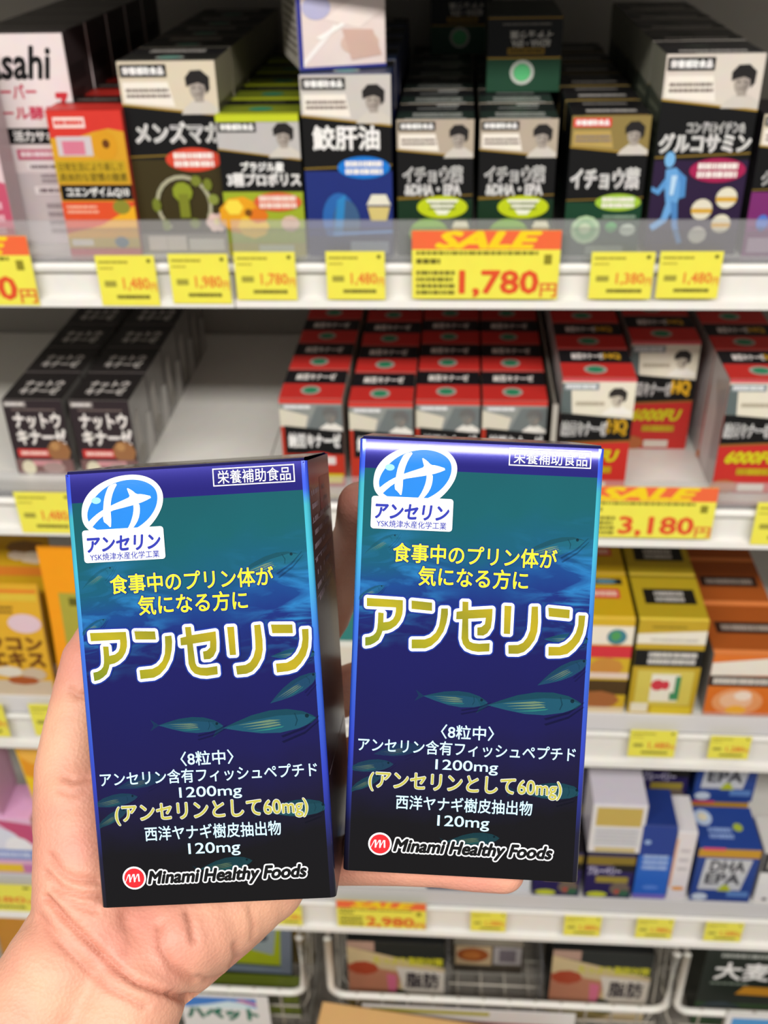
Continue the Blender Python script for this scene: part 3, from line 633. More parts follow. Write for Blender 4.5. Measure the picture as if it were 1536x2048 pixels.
# --- top shelf, left to right
x, W, H = spot((-68, 66), (122, 65), .05, Z1)
beer = carton('supplement_carton', 'tall white box with black script and pink lettering at the top left', 'box', W, .06, H, '#3d3334', frontcol='#e9dcdc', topcol='#3a3435', group='white boxes with black script',  # side colour darkened to carry the shade along the row
    front=[R(0, 0, 1, .36, '#cfc4c6'), T('Asahi', .04, .80, .84, .94, BK, .03, TL_, .25), T('スーパー', .1, .71, .62, .775, '#c8405a', .03, TL_), T('ビール酵母', .05, .615, .82, .675, '#c8405a', .035, TL_), T('Z', .80, .63, .95, .73, '#c8323c', .05, TL_, .2),
           R(0, .50, 1, .575, BK, BD), T('活力サポート', .28, .513, 1.0 - .02, .562, WH, .03, BD), R(.28, .425, .92, .475, '#c9617c', BD)] + lines(1, .32, .435, .9, .468, '#f3dfe4', BD, 2, .7)
          + [R(.36, .37, .92, .41, '#efe6e6')] + lines(1, .4, .38, .9, .402, '#6e5a62', None, 3, .8) + lines(2, .5, .31, .8, .36, '#9a8a90', None, 6) + [R(.4, .255, .97, .295, '#efe6e6')] + lines(1, .45, .262, .95, .288, '#6e5a62', None, 8, .8) + lines(4, .5, .05, .95, .22, '#a3979b', None, 3),
    right=lines(3, .1, .5, .6, .75, '#2c2526', None, 3, .7) + [R(.1, .77, .75, .85, '#2a2324')])
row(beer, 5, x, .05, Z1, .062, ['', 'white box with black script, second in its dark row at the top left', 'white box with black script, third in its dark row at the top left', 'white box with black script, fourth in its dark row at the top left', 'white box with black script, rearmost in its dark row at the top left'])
p = on_y(32, 450, .02)
put(carton('supplement_carton', 'pink and white box cut off by the left edge on the top shelf', 'box', .06, .028, .165, '#b8a9ac', frontcol='#d9c3c6', front=[R(0, 0, 1, .5, '#c95470'), P([(0, .5), (1, .38), (1, .55), (0, .7)], '#e3c9cd'), R(.1, .72, .9, .80, '#c9617c', BD)] + lines(3, .1, .1, .9, .3, '#e9b4c0', None, 2)), p.x - .031, .018, Z1)

x, W, H = spot((90, 224), (240, 216), .018, Z1)
q10 = carton('supplement_carton', 'red and orange box with yellow band and black strip on the top shelf', 'box', W, .060, H, '#b5342e', frontcol='#d63a30', topcol='#c6302a', group='red orange boxes on the top shelf',
    front=[P([(0, .82), (.3, .815), (.6, .86), (.8, .88), (1, .86), (1, 0), (0, 0)], '#d9a028'), R(.08, .885, .5, .955, '#f5d9d2', BD)] + lines(1, .1, .895, .48, .945, '#d8322c', BD, 2, .6) +
          [R(.08, .70, .55, .83, '#cfc4c8', PT), E(.72, .77, .17, .10, '#d99a20', PT), E(.74, .78, .05, .03, '#6a3a10', PT), R(.15, .71, .45, .80, '#d77a92', PT), R(0, .52, .96, .67, '#c3a022'), T('日常生活により楽しさ', .05, .60, .92, .655, '#5a4a10', .01), T('具体的な習慣の酸素', .04, .53, .96, .585, '#5a4a10', .01),
           R(.02, .40, 1, .505, BK, TL_), T('コエンザイムQ10', .1, .42, .95, .485, WH, .035, TL_), P([(0, .39), (1, .39), (1, .12), (0, .12)], '#e0522a'), P([(0, .16), (.5, .22), (1, .36), (1, .12), (0, .12)], '#f0b224'), E(.82, .35, .12, .05, '#8d8a30', BD)] + lines(2, .06, .30, .5, .37, '#f3b79a', None, 7) +
          [R(0, .06, 1, .13, '#cbb24a'), E(.75, .10, .10, .04, '#5f7d92', BD), R(0, 0, 1, .055, '#c95a62'), R(.05, .075, .35, .12, '#e8e2d8')],
    top=[R(0, 0, 1, .45, '#d0352c'), R(0, .45, 1, 1, '#2a1a18')] + lines(1, .2, .6, .8, .8, '#8d7a74', None, 3))
row(q10, 5, x, .018, Z1, .064, ['', 'red and orange box behind the one with the black strip on the top shelf', 'red and orange box third back in its row on the top shelf', 'red and orange box fourth back in its row on the top shelf', 'red and orange box deepest in its row on the top shelf'])

x, W, H = spot((232, 122), (428, 122), .026, Z1)
maca = carton('supplement_carton', 'tall black and olive maca box with red oval badge, front of its row', 'box', W, .066, H, '#4b463c', frontcol=BK, topcol='#23201c', group='black olive boxes on the top shelf',
    front=men_series('#d8cbb4', '#3b3216', .52, 'メンズマカ', (.60, .70, .10, .98), '#d8452e', .51,
        ring(.52, .27, .27, .31, .52, '#b0ad90', -30, 235) + [E(.52, .34, .11, .055, '#8d9a2a', None, 9), R(.47, .20, .58, .33, '#7d8426'), E(.22, .27, .05, .04, '#76802a', None, 7), E(.8, .38, .05, .035, '#76802a', None, 7), E(.85, .30, .06, .03, '#8a9440', None, 7), E(.3, .16, .05, .035, '#6d7826', None, 7), E(.68, .40, .06, .03, '#7a8430', None, 7), E(.62, .17, .06, .03, '#6d7826', None, 7)]
        + [E(.86 + .07 * math.cos(i * 1.05), .175 + .028 * math.sin(i * 1.05), .05, .028, '#e2c3bc', BD, 8) for i in range(6)] + [E(.86, .18, .03, .02, '#e8d9a0', BD, 8), R(0, 0, 1, .115, '#8d857b'), R(.08, .02, .5, .10, '#d9cdc2'), R(.53, .02, .92, .085, '#cfc9bf'), R(.28, .02, .29, .10, '#b5a99d')], lowv=.52),
    top=dark_top('#20201e', '#5f9a8c', '#c9c4b4'), right=[P([(0, .79), (1, .79), (1, 1), (0, 1)], '#8d8672')] + lines(6, .1, .3, .9, .7, '#6f6a5c', None, 4))
row(maca, 5, x, .026, Z1, .068, ['', 'black olive box directly behind the tall maca box on the top shelf', 'black olive box third back from the tall maca box', 'black olive box fourth back from the tall maca box', 'black olive box rearmost in the row of the tall maca box'])

x, W, H = spot((430, 232), (596, 226), .018, Z1)
prop = carton('supplement_carton', 'black and lime propolis box with orange badge and honey picture, front of its row', 'box', W, .060, H, '#2b2f20', frontcol=BK, topcol='#b7c21e', group='black lime boxes on the top shelf',
    front=[R(0, .47, 1, .76, BK), R(0, 0, 1, .47, '#9fae2a'), E(.2, .30, .28, .14, '#e9a21e', None, 9), E(.35, .22, .2, .09, '#f2c62c', None, 8), E(.12, .36, .12, .06, '#f7dc4a', None, 6), E(.42, .30, .13, .06, '#e0781e', None, 7), E(.3, .32, .05, .03, '#7a4a12', None, 8), E(.82, .24, .12, .06, '#dcb9a6', BD, 9),
           P([(0, .77), (1, .70), (1, .955), (0, .955)], '#bdb9b8', PT), P([(0, .765), (1, .69), (1, .70), (0, .775)], '#a8862e', PT)] + head(.80, .84, .17, .57) + [R(.02, .885, .48, .95, BK, PT), T('栄養補助食品', .05, .898, .45, .94, WH, .05, PT)] +
          [T('ブラジル産', .26, .615, .78, .68, WH, .05, TL_), T('3種プロポリス', .08, .515, .98, .605, WH, .055, TL_), E(.68, .40, .30, .068, '#dd5f3a', BD)] + lines(2, .45, .35, .92, .45, '#f4e0d4', BD, 9, .75) + [R(0, .955, 1, 1, '#c2cc26'), R(0, 0, 1, .10, '#a9a03c'), R(.4, .02, .85, .085, '#b9bfae')],
    top=[R(0, 0, 1, .10, '#d3dc34'), R(0, .10, 1, .62, '#7e8a22'), E(.5, .36, .15, .12, '#2f8a6a'), R(0, .62, 1, 1, '#1b1c12'), R(0, .96, 1, 1, '#c8d42c')] + lines(1, .25, .72, .75, .84, '#6a6a48', None, 3))
row(prop, 5, x, .018, Z1, .064, ['', 'black lime box right behind the propolis box, its lime edge showing', 'black lime box third back in the propolis row', 'black lime box fourth back in the propolis row', 'black lime box deepest in the propolis row'])

x, W, H = spot((598, 151), (781, 147), .018, Z1)
shk = carton('supplement_carton', 'tall black and blue shark liver oil box with blue oval badge', 'box', W, .064, H, '#1b2352', frontcol=BK, topcol='#20222e', group='black blue boxes on the top shelf',
    front=men_series('#c9c3bd', '#1f2f78', .49, '鮫肝油', (.61, .735, .12, .86), '#1778d4', .51,
        [E(.38, .22, .20, .15, '#2a66b0', None, 20), E(.46, .20, .16, .13, '#3d5f86', None, 18), P([(.30, .10), (.36, .33), (.46, .36), (.40, .10)], '#2f86c4'), P([(.7, .30), (.98, .30), (.93, .36), (.76, .36)], '#e9e4cf', BD), P([(.75, .21), (.93, .21), (.97, .29), (.71, .29)], '#d8c47a', BD), P([(.3, .125), (1, .14), (1, .155), (.3, .14)], '#6fa6f0'), R(0, 0, 1, .12, '#232c5c'), R(.5, .02, .95, .09, '#8d96a8')], lowv=.50),
    top=dark_top('#23304a', '#5f9a9c', '#8fa0e0'))
row(shk, 5, x, .018, Z1, .067, ['', 'black blue box hidden behind the tall shark liver oil box', 'black blue box third back in the shark liver oil row', 'black blue box fourth back in the shark liver oil row', 'black blue box deepest in the shark liver oil row'])
zE = Z1 + H + .0012
a, b = on_z(600, 142, zE), on_z(772, 131, zE); ang = math.atan2(b.y - a.y, b.x - a.x); Wt = (b - a).length
pk = carton('supplement_carton', 'pale pink box with blue edge standing on the shark liver oil box', 'box', Wt, .085, .073, '#b9b3aa', frontcol='#ead9d4', loc=((a.x + b.x) / 2, (a.y + b.y) / 2, zE), rot=(0, 0, ang - .02),
    front=[R(0, 0, .05, 1, '#2a2f8e'), R(0, 0, 1, .03, '#3a3f96'), P([(.05, .03), (.45, .42), (.42, .45), (.05, .10)], '#f7f1ee'), P([(.3, .5), (.95, .9), (1, .6), (.7, .4)], '#f3e4de'), E(.22, .62, .16, .12, '#b9b6d8'), E(.7, .25, .22, .12, '#dcbcae'), P([(.5, .40), (.85, .38), (.95, .12), (.6, .08)], '#d4b2a4'), P([(.2, .32), (.5, .46), (.54, .44), (.26, .30)], '#fbf8f6')],  # pale slanting patches paint the glare of creased plastic
    left=lines(9, .1, .1, .9, .85, '#7f786f', None, 6, .5))
def ichou(name_label, group):
    return carton('supplement_carton', name_label, 'box', .0625, .060, .1125, '#131a16', frontcol=BK, topcol='#16201a', group=group,
        front=men_series('#b5a796', '#12301c', .56, 'イチョウ葉', (.555, .67, .08, .86), None, 0,
            [T('&DHA・EPA', .10, .465, .84, .54, WH, .055, TL_), E(.60, .375, .34, .085, '#c3d21a', BD, 24), P([(.38, .43), (.82, .43), (.66, .32), (.54, .32)], '#f4f4e2', BD)] + lines(2, .42, .345, .8, .42, '#6d7a2a', BD, 4, .5) +
            [P([(.42 + .27 * math.cos(math.radians(a)), .175 + .115 * math.sin(math.radians(a))) for a in range(-20, 201, 20)], '#7fb41e'), P([(.73, .22), (.97, .22), (.93, .27), (.77, .27)], '#e9e2c6', BD), P([(.77, .14), (.93, .14), (.96, .22), (.74, .22)], '#d9a83a', BD), P([(0, .43), (.35, .44), (.35, .45), (0, .44)], '#8a6f28')], lowv=.44),
        top=[R(0, 0, 1, .5, '#22302a'), R(0, .5, 1, 1, '#17181a'), R(.1, 0, .9, .04, '#c9ccc6'), R(.5, .86, .8, .94, '#c9ccc8')] + lines(2, .2, .12, .85, .4, '#a8aca6', None, 4, .75) + lines(1, .25, .6, .8, .75, '#8f918e', None, 5))
g = 'black green ginkgo boxes on the top shelf'
x, W, H = spot((790, 240), (952, 238), .018, Z1)
i1 = ichou('black green ginkgo box beside the shark liver oil box, front of its row', g); xF = x
row(i1, 6, x, .018, Z1, .064, ['', 'black green ginkgo box second in the row beside the shark liver oil box', 'black green ginkgo box third in the row beside the shark liver oil box', 'black green ginkgo box fourth in the row beside the shark liver oil box', 'black green ginkgo box fifth in the row beside the shark liver oil box', 'black green ginkgo box rearmost in the row beside the shark liver oil box'])
x2, W, H = spot((957, 238), (1122, 236), .018, Z1)
for k in range(6): clone(i1, (x2, .018 + .064 * k, Z1), ['black green ginkgo box standing under the carton with the green disc', 'black green ginkgo box second in the row under the carton with the green disc', 'black green ginkgo box third in the row under the carton with the green disc', 'black green ginkgo box fourth in the row under the carton with the green disc', 'black green ginkgo box fifth in the row under the carton with the green disc', 'black green ginkgo box rearmost in the row under the carton with the green disc'][k])
lid_ops = [R(0, 0, 1, .44, '#1d4530'), R(0, .44, 1, .46, '#b08a2c'), R(0, .46, 1, 1, '#17191a'), R(0, .96, 1, .975, '#b08a2c')] + ring(.48, .26, .12, .165, 1.0, '#c3cabf', 0, 360, BD) + [E(.48, .26, .115, .115, '#5fc27e', BD), R(.27, .50, .77, .585, '#a8842a', BD)] + lines(1, .3, .515, .75, .575, '#4a3a12', BD, 3, .6) + \
    [T('イチョウ葉', .25, .62, .82, .715, '#d9d4cc', .03, TL_), T('&DHA・EPA', .28, .735, .80, .82, '#d9d4cc', .04, TL_)] + lines(1, .2, .87, .85, .91, '#8f8a84', None, 7)
def flip(ops):      # the lettering of a carton lying on its back reads upside down
    return ops
zl = Z1 + .1125 + .0012
p = on_z(965, 184, zl); q = on_z(1122, 176, zl)
lie = carton('supplement_carton', 'black green carton lying on its back nearest the front, bright green disc on its end', 'box', .064, .112, .0615, '#18221c', frontcol='#16181a', loc=((p.x + q.x) / 2, p.y, zl), front=lid_ops, group='cartons lying on the ginkgo boxes')
clone(lie, (xF + .020, on_z(895, 108, zl).y, zl), 'dark green carton lying on its back, deeper in and further left than its twin')
for o in (lie,):                                             # turn the lettering over
    for ch in o.children:
        if ch.name.startswith('title_lettering'):
            c0 = sum((Vector(v.co) for v in ch.data.vertices), Vector()) / len(ch.data.vertices)
            for v in ch.data.vertices: v.co.x = 2 * c0.x - v.co.x; v.co.z = 2 * c0.z - v.co.z

x, W, H = spot((1144, 222), (1308, 213), .018, Z1)
i3 = carton('supplement_carton', 'black green ginkgo box with gold portrait panel and red tag, front of its row', 'box', .0625, .060, .1145, '#15181a', frontcol=BK, topcol='#151417', group='gold panel ginkgo boxes on the top shelf',
    front=men_series('#8d7a45', '#16402a', .55, 'イチョウ葉', (.50, .64, .04, .92), '#a3c83a', .40,
        [E(.28, .20, .20, .105, '#b8d6a8', None, 12), E(.28, .20, .14, .075, '#8fbf86', None, 10), E(.27, .21, .08, .04, '#d6e6b8', None, 8), E(.62, .22, .08, .04, '#4fae5a', BD, 9), E(.84, .20, .11, .045, '#c9d4c4', BD, 9), R(.3, .02, .8, .08, '#7d8a80')] + lines(1, .5, .28, .95, .315, '#8fa894', None, 4), tagcol='#e03c36', lowv=.41),
    top=[R(0, 0, 1, .5, '#19181a'), R(.15, 0, .95, .03, '#b08a4a')] + lines(1, .2, .2, .85, .38, '#c4bfba', None, 5, .8) + lines(1, .2, .68, .8, .82, '#8f8a86', None, 6, .8))
row(i3, 6, x, .018, Z1, .064, ['', 'black box behind the ginkgo box with the gold panel', 'black box third back from the ginkgo box with the gold panel', 'black box fourth back from the ginkgo box with the gold panel', 'black box fifth back from the ginkgo box with the gold panel', 'black box rearmost in the row of the gold panel ginkgo box'])

x, W, H = spot((1332, 107), (1536, 107), .022, Z1)
run = [E(.16, .50, .055, .04, '#78b4e8'), P([(.13, .45), (.24, .46), (.33, .40), (.30, .28), (.17, .28), (.14, .36)], '#69a5de'), P([(.25, .455), (.36, .41), (.37, .31), (.31, .30), (.30, .38)], '#4f8cc8'), P([(.14, .41), (.06, .35), (-.0, .365), (.0, .34), (.08, .32), (.16, .37)], '#5c9ad6'), P([(.18, .29), (.29, .29), (.20, .18), (.06, .13), (.02, .16), (.14, .20)], '#6faae2'), P([(.22, .29), (.30, .28), (.33, .16), (.40, .07), (.35, .06), (.27, .15)], '#4f88c4'), P([(.20, .42), (.26, .42), (.24, .32), (.20, .32)], '#bcdcf6')]
glu = carton('supplement_carton', 'tall black and purple glucosamine box with blue runner and crimson badge', 'box', .0755, .066, H, '#4d5448', frontcol=BK, topcol='#17161a', group='black purple boxes on the top shelf',
    front=men_series('#d9cfc4', '#2c1b3c', .49, 'グルコサミン', (.535, .625, .03, .98), '#a81f52', .445,
        run + [E(.57, .245, .115, .055, '#e6dfc8', BD, 14), R(.46, .225, .68, .25, '#d9a83a', BD), E(.82, .305, .115, .055, '#e6dfc8', BD, 14), R(.71, .285, .93, .31, '#d9a83a', BD), E(.80, .17, .105, .05, '#e6dfc8', BD, 14), R(.70, .15, .90, .175, '#d9a83a', BD), E(.56, .11, .10, .045, '#cfcabf', BD, 14)], two='コンドロイチン&', lowv=.505),
    top=[R(0, 0, 1, .4, '#1c1b1e'), E(.4, .55, .15, .12, '#2c302c'), R(.3, .0, 1, .03, '#d6d2cc')] + lines(1, .15, .12, .85, .26, '#bdb8b4', None, 5, .8), left=[P([(0, .80), (1, .78), (1, 1), (0, 1)], '#8d8c7c')] + lines(5, .15, .5, .85, .75, '#7b806c', None, 4))
row(glu, 5, x, .022, Z1, .068, ['', 'black box right behind the tall glucosamine box', 'black box third back from the tall glucosamine box', 'black box fourth back from the tall glucosamine box', 'black box rearmost in the glucosamine row'])
p = on_y(1512, 330, .018)
put(carton('supplement_carton', 'black and purple box cut off by the right edge on the top shelf', 'box', .0625, .060, .1145, '#1b161e', frontcol=BK, front=men_series('#d2c6ae', '#7c2c6e', .55, 'グルコサミン', (.52, .62, .1, .95), '#a81f52', .36, [P([(0, .19), (1, .20), (1, .215), (0, .205)], '#b04aa0'), R(.05, .03, .4, .14, '#b59ab0'), E(.2, .25, .08, .06, '#4f7ad0')], lowv=.48)), max(p.x + .0315, x + .0755 / 2 + .0325), .018, Z1)

# --- second shelf: natto boxes
FOODY = foil('grey_photo_side', plain('#4a4744', '#8d8a86'), .4, 0.0)
nat = carton('supplement_carton', 'dark brown natto box, front of the left natto row', 'box', .0605, .064, .0855, FOODY, frontcol='#2a2122', topcol='#1c1819', group='dark brown natto boxes on the second shelf',
    front=[R(0, 0, 1, 1, '#30262a'), R(.02, .915, .40, .985, '#8d8583', BD)] + lines(1, .05, .93, .37, .97, '#e9e2de', BD, 3, .8) + [T('ナットウ', .14, .64, .93, .83, '#f0e9e4', .045, TL_), T('キナーゼ', .14, .42, .97, .62, '#f0e9e4', .045, TL_)] + lines(1, .14, .86, .9, .90, '#7a6a66', None, 6) +
          [R(.08, .245, .66, .355, '#cf3a38', BD)] + lines(1, .14, .27, .6, .33, '#f3d2c8', BD, 2, .8) + [E(.80, .33, .20, .15, '#9a6a44', None, 9), E(.75, .40, .08, .06, '#b98a58', None, 7), R(.02, .0, 1, .22, '#7a5a58'), R(.3, .13, .8, .20, '#c98d92', BD), E(.22, .10, .12, .10, '#d6cfb4', BD), E(.66, .10, .2, .08, '#a38a86', None, 9)],
    top=[R(0, 0, 1, 1, '#1e1a1b'), R(0, 0, 1, .03, '#6d6664'), T('ナットウ', .2, .48, .85, .70, '#cfc9c4', .035, TL_), T('キナーゼ', .2, .22, .85, .44, '#cfc9c4', .035, TL_)],
    right=[P([(.55, 0), (1, 0), (1, .5), (.75, .55)], '#b9b6b2'), P([(.1, .2), (.4, .3), (.35, .8), (.12, .7)], '#a5a09a'), E(.3, .2, .2, .12, '#8d8880')])
X0 = (-.4187, -.3505)
for c in range(2):
    for k in range(5):
        lab = f'dark brown natto box, {ORD[k]} from the front in the {["left", "right"][c]} natto row'
        if c == 0 and k == 0: put(nat, X0[0], .045, Z2)
        else: clone(nat, (X0[c], .045 + .0655 * k, Z2), lab)
# turn the lid lettering to face the shelf front as printed (upside down on the lid)

# --- second shelf: red and black boxes
SIDE = '#b9b0a6'
def red_top(txtcol='#e9e4e0', second=None):
    o = [R(0, 0, 1, .53, '#c92f2a'), R(0, 0, 1, .04, '#d86a62'), R(0, .53, 1, 1, '#17161a'), E(.47, .30, .16, .145, '#a8aaa0', BD), E(.47, .30, .115, .10, '#2f8a62', BD)]
    o += [T('納豆キナーゼ', .18, .66, .82 if not second else .62, .86, txtcol, .05, TL_)]
    if second: o += [T('HQ', .64, .66, .86, .86, second, .06, TL_)]
    return o
redf = [R(0, 0, 1, 1, '#b8321f'), P([(0, .70), (1, .64), (1, 1), (0, 1)], '#8f938f', PT), R(0, .955, 1, 1, '#d23a30'), P([(0, .70), (.0, .9), (.45, .82), (.4, .68)], '#d6cfbd', PT), P([(.42, .67), (1, .64), (1, .93), (.6, .93)], '#6f7676', PT)] + head(.80, .80, .17, .63, '#6b6a68', '#7d7c78', '#e6e2da') + \
    [R(.06, .895, .52, .945, '#a5a7a8', BD)] + lines(1, .08, .90, .5, .94, '#e9e9ea', BD, 3, .8) + [P([(.06, .71), (1, .65), (1, .39), (.06, .39)], BK), T('納豆キナーゼ', .12, .47, .95, .62, WH, .065, TL_), E(.58, .32, .32, .09, '#d9352c', BD), R(.4, .27, .86, .36, '#dcd4d0', BD), P([(.6, .05), (.95, .05), (.98, .16), (.62, .16)], '#c8b820')]
red = carton('supplement_carton', 'red and black box with grey portrait band, front of the leftmost red row', 'box', .0610, .066, .097, SIDE, frontcol='#b8321f', topcol='#17161a', front=redf, top=red_top(), group='red and black boxes on the second shelf')
COLS = ['leftmost', 'second', 'third', 'fourth']
for c, xc in enumerate((-.1362, -.0680, -.0042, .0595)):
    for k in range(5):
        lab = f'red and black box, {ORD[k]} from the front in the {COLS[c]} row of red boxes'
        loc = (xc + .0006 * k, .030 + (.0 if c != 1 else -.006) + .0675 * k, Z2)
        if c == 0 and k == 0: put(red, *loc)
        else: clone(red, loc, lab)
hqf = [R(0, 0, 1, .46, '#c8302a'), P([(0, .70), (1, .655), (1, .985), (0, .985)], '#e6dfcc', PT), R(0, .975, 1, 1, '#d8505a'), P([(0, .71), (.16, .70), (.12, .96), (0, .96)], '#5f6a6a', PT)] + head(.76, .82, .17, .56, '#2a2624', '#c9bfae', '#f0ece2') + [R(.03, .905, .5, .965, '#8f979c', BD)] + lines(1, .05, .915, .48, .955, '#e4e6e8', BD, 3, .8) + lines(1, .2, .76, .6, .82, '#b7ad98', PT, 5) + \
    [P([(0, .71), (1, .66), (1, .46), (0, .44)], BK), P([(0, .43), (1, .46), (1, .475), (0, .445)], '#9a6a2a'), T('納豆キナーゼ', .03, .51, .66, .63, WH, .065, TL_), T('HQ', .67, .52, .93, .65, '#eab52a', .07, TL_), T('6000FU', .12, .28, .86, .38, '#d6cc1e', .05, TL_, .3)] + lines(1, .3, .17, .8, .235, '#c9b420', BD, 4, .9) + [E(.15, .06, .2, .07, '#b5683a', None, 9), R(.35, .02, .72, .09, '#d9cfc2', BD)]
hq = carton('supplement_carton', 'red box with gold letters and cream portrait band, just right of the divider', 'box', .0680, .066, .1215, '#b5afad', frontcol='#c8302a', topcol='#17161a', front=hqf, top=red_top('#e9e4e0', '#d9a82a'), group='red boxes with gold letters on the second shelf',
    left=[P([(0, .1), (.5, .0), (.6, .6), (.2, .9)], '#c9c5c4'), P([(.6, .2), (1, .3), (.9, .9), (.55, .8)], '#a8a3a3')], right=[R(.1, .1, .9, .9, '#a5262a')])
HQ = [(.1365, .030), (.2120, .118), (.2895, .030)]
HN = ['left', 'set back', 'right end']
for c, (xc, y0) in enumerate(HQ):
    for k in range(5 if c != 1 else 4):
        lab = f'red box with gold letters, {ORD[k]} in the {HN[c]} gold letter row'
        loc = (xc, y0 + .0675 * k, Z2)
        if c == 0 and k == 0: put(hq, *loc)
        else: clone(hq, loc, lab)
clone(hq, (.3640, .030, Z2), 'red box with gold letters past the right edge of the picture on the second shelf')
# clear upright between the red rows
def divider(x, label, z, h):
    t = thing('shelf_divider', label, 'divider', (x, .02, z)); mb = MB(); mb.box((-.0007, 0, 0), (.0007, .37, h), mat('#8d887e', .4)); obj('panel', mb, t)
    mb = MB(); mb.box((-.0024, -.004, 0), (.0024, .0, h), mat('#b5afa4', .4)); obj('front_edge', mb, t)
divider(.0962, 'grey upright divider between the grey band red boxes and the gold letter boxes', Z2, .10)

# --- third shelf, right end
gold_c = carton('supplement_carton', 'gold box with red and green mark, front of its row on the third shelf', 'box', .0735, .080, .1345, '#6e6228', frontcol='#c9a92c', topcol='#b39a1e', group='gold boxes on the third shelf',
    front=[R(0, 0, 1, 1, '#c0a028'), P([(0, .86), (1, .90), (1, .76), (0, .76)], '#e9e2d2', PT)] + lines(1, .2, .78, .9, .82, '#b7b0a0', PT, 4) + [R(0, .52, 1, .70, BK, TL_)] + lines(2, .2, .54, .92, .68, '#d6d2cc', TL_, 5, .75) + [R(.08, .10, .92, .48, '#d6c45a', BD), R(.3, .14, .72, .44, '#ece6d6', BD), E(.40, .32, .10, .06, '#cf3a48', BD), E(.52, .32, .06, .05, '#cf3a48', BD), P([(.6, .16), (.74, .16), (.74, .42), (.66, .42), (.66, .24), (.6, .24)], '#3f8a5c', BD), R(.04, .02, .3, .12, '#e6e0cc'), R(.35, .0, .95, .09, '#d8c030')] + lines(1, .2, .92, .7, .95, '#8d7a1e', None, 3),
    top=[R(0, 0, 1, .06, '#f0d24a'), R(0, .06, 1, 1, '#b39a1e'), R(.14, .36, .90, .70, '#15130f', TL_)] + lines(2, .3, .40, .74, .66, '#bdb9b4', TL_, 4, .7) + [R(0, .96, 1, 1, '#8d7a18')])
yel = carton('supplement_carton', 'yellow box with red tag and red band, front of its row beside the gold boxes', 'box', .0630, .080, .1345, '#8a761e', frontcol='#d8b32a', topcol='#c9a416', group='yellow boxes on the third shelf',
    front=[R(0, 0, 1, 1, '#d3ad28'), P([(0, .93), (1, .93), (1, .74), (0, .74)], '#ece2cf', PT), E(.72, .82, .17, .08, '#3f7d8a', BD), E(.70, .83, .09, .05, '#4f9a5a', BD), R(0, .60, 1, .73, '#d2323c', BD), E(.6, .50, .3, .10, '#c98a3a', None, 9), R(0, .38, 1, .44, '#e6cfc0'), R(0, .2, 1, .36, '#4f3a1e', TL_), E(.5, .14, .4, .10, '#a8683a', None, 9), R(0, 0, 1, .06, '#dccaa8')],
    top=[R(0, 0, 1, .06, '#f5cc4a'), R(0, .06, 1, 1, '#c9a416'), R(.2, .46, .82, .68, '#d23a38', BD)] + lines(1, .25, .5, .78, .64, '#f0c9b4', BD, 3, .8) + [R(.1, .78, .9, .92, '#1f2420', TL_), E(.6, .85, .2, .05, '#5f8a9a', TL_)])
ora = carton('supplement_carton', 'orange box with black strip and fruit picture, front of the orange row', 'box', .0830, .086, .0900, '#9a9490', frontcol='#e07a2c', topcol='#a8541c', group='orange boxes on the third shelf',
    front=[R(0, 0, 1, 1, '#dd7428'), P([(0, .86), (.5, .92), (1, .98), (1, .68), (0, .66)], '#eae2d4', PT), E(.92, .78, .12, .12, '#8aa0b8', BD), R(0, .49, 1, .66, '#2a211c', TL_)] + lines(1, .05, .52, .95, .63, '#d9d0c6', TL_, 5, .85) + [E(.42, .24, .34, .22, '#eba068', None, 16), E(.40, .26, .22, .14, '#f0c09a', None, 14), E(.48, .34, .12, .08, '#f6e2d0', None, 10), E(.42, .10, .14, .08, '#f2b43a', None, 10)],
    top=[R(0, 0, 1, .09, '#ea8a4a'), R(0, .09, 1, 1, '#a8541c'), R(.12, .42, .92, .66, '#3a1f12', TL_)] + lines(1, .2, .47, .86, .61, '#a89a90', TL_, 4, .8))
for k in range(4):
    n3 = ['', 'second', 'third', 'rearmost']
    if k == 0: put(yel, .1690, .030, Z3); put(gold_c, .2415, .030, Z3); put(ora, .3315, .030, Z3)
    else:
        clone(yel, (.1690, .030 + .082 * k, Z3), f'yellow box {n3[k]} in its row beside the gold boxes'); clone(gold_c, (.2415, .030 + .082 * k, Z3), f'gold box {n3[k]} in its row on the third shelf'); clone(ora, (.3315, .030 + .088 * k, Z3), f'orange box {n3[k]} in its row at the right end of the third shelf')
p = on_y(655, 1168, .03)
put(carton('supplement_carton', 'teal and white box with blue top seen between the two blue cartons', 'box', .06, .06, p.z - Z3, '#3f6a72', frontcol='#e6e4dc', topcol='#2f56c0', front=[R(0, .86, 1, 1, '#3a66d8'), R(0, .55, 1, .86, '#2f7d78', PT), R(0, .2, 1, .5, '#dcd4c4', BD), R(0, 0, 1, .2, '#a8683a')]), p.x + .024, .03, Z3)
# price flap of clear plastic at the foot of the orange boxes
t = thing('acrylic_stop', 'small pinkish clear stop plate at the foot of the orange boxes', 'display stop', (.326, .0035, Z3 + .0018)); mb = MB(); mb.box((-.045, 0, 0), (.045, .0012, .026), ACR); mb.box((-.045, 0, 0), (.045, .012, .001), ACR); obj('clear_plate', mb, t)

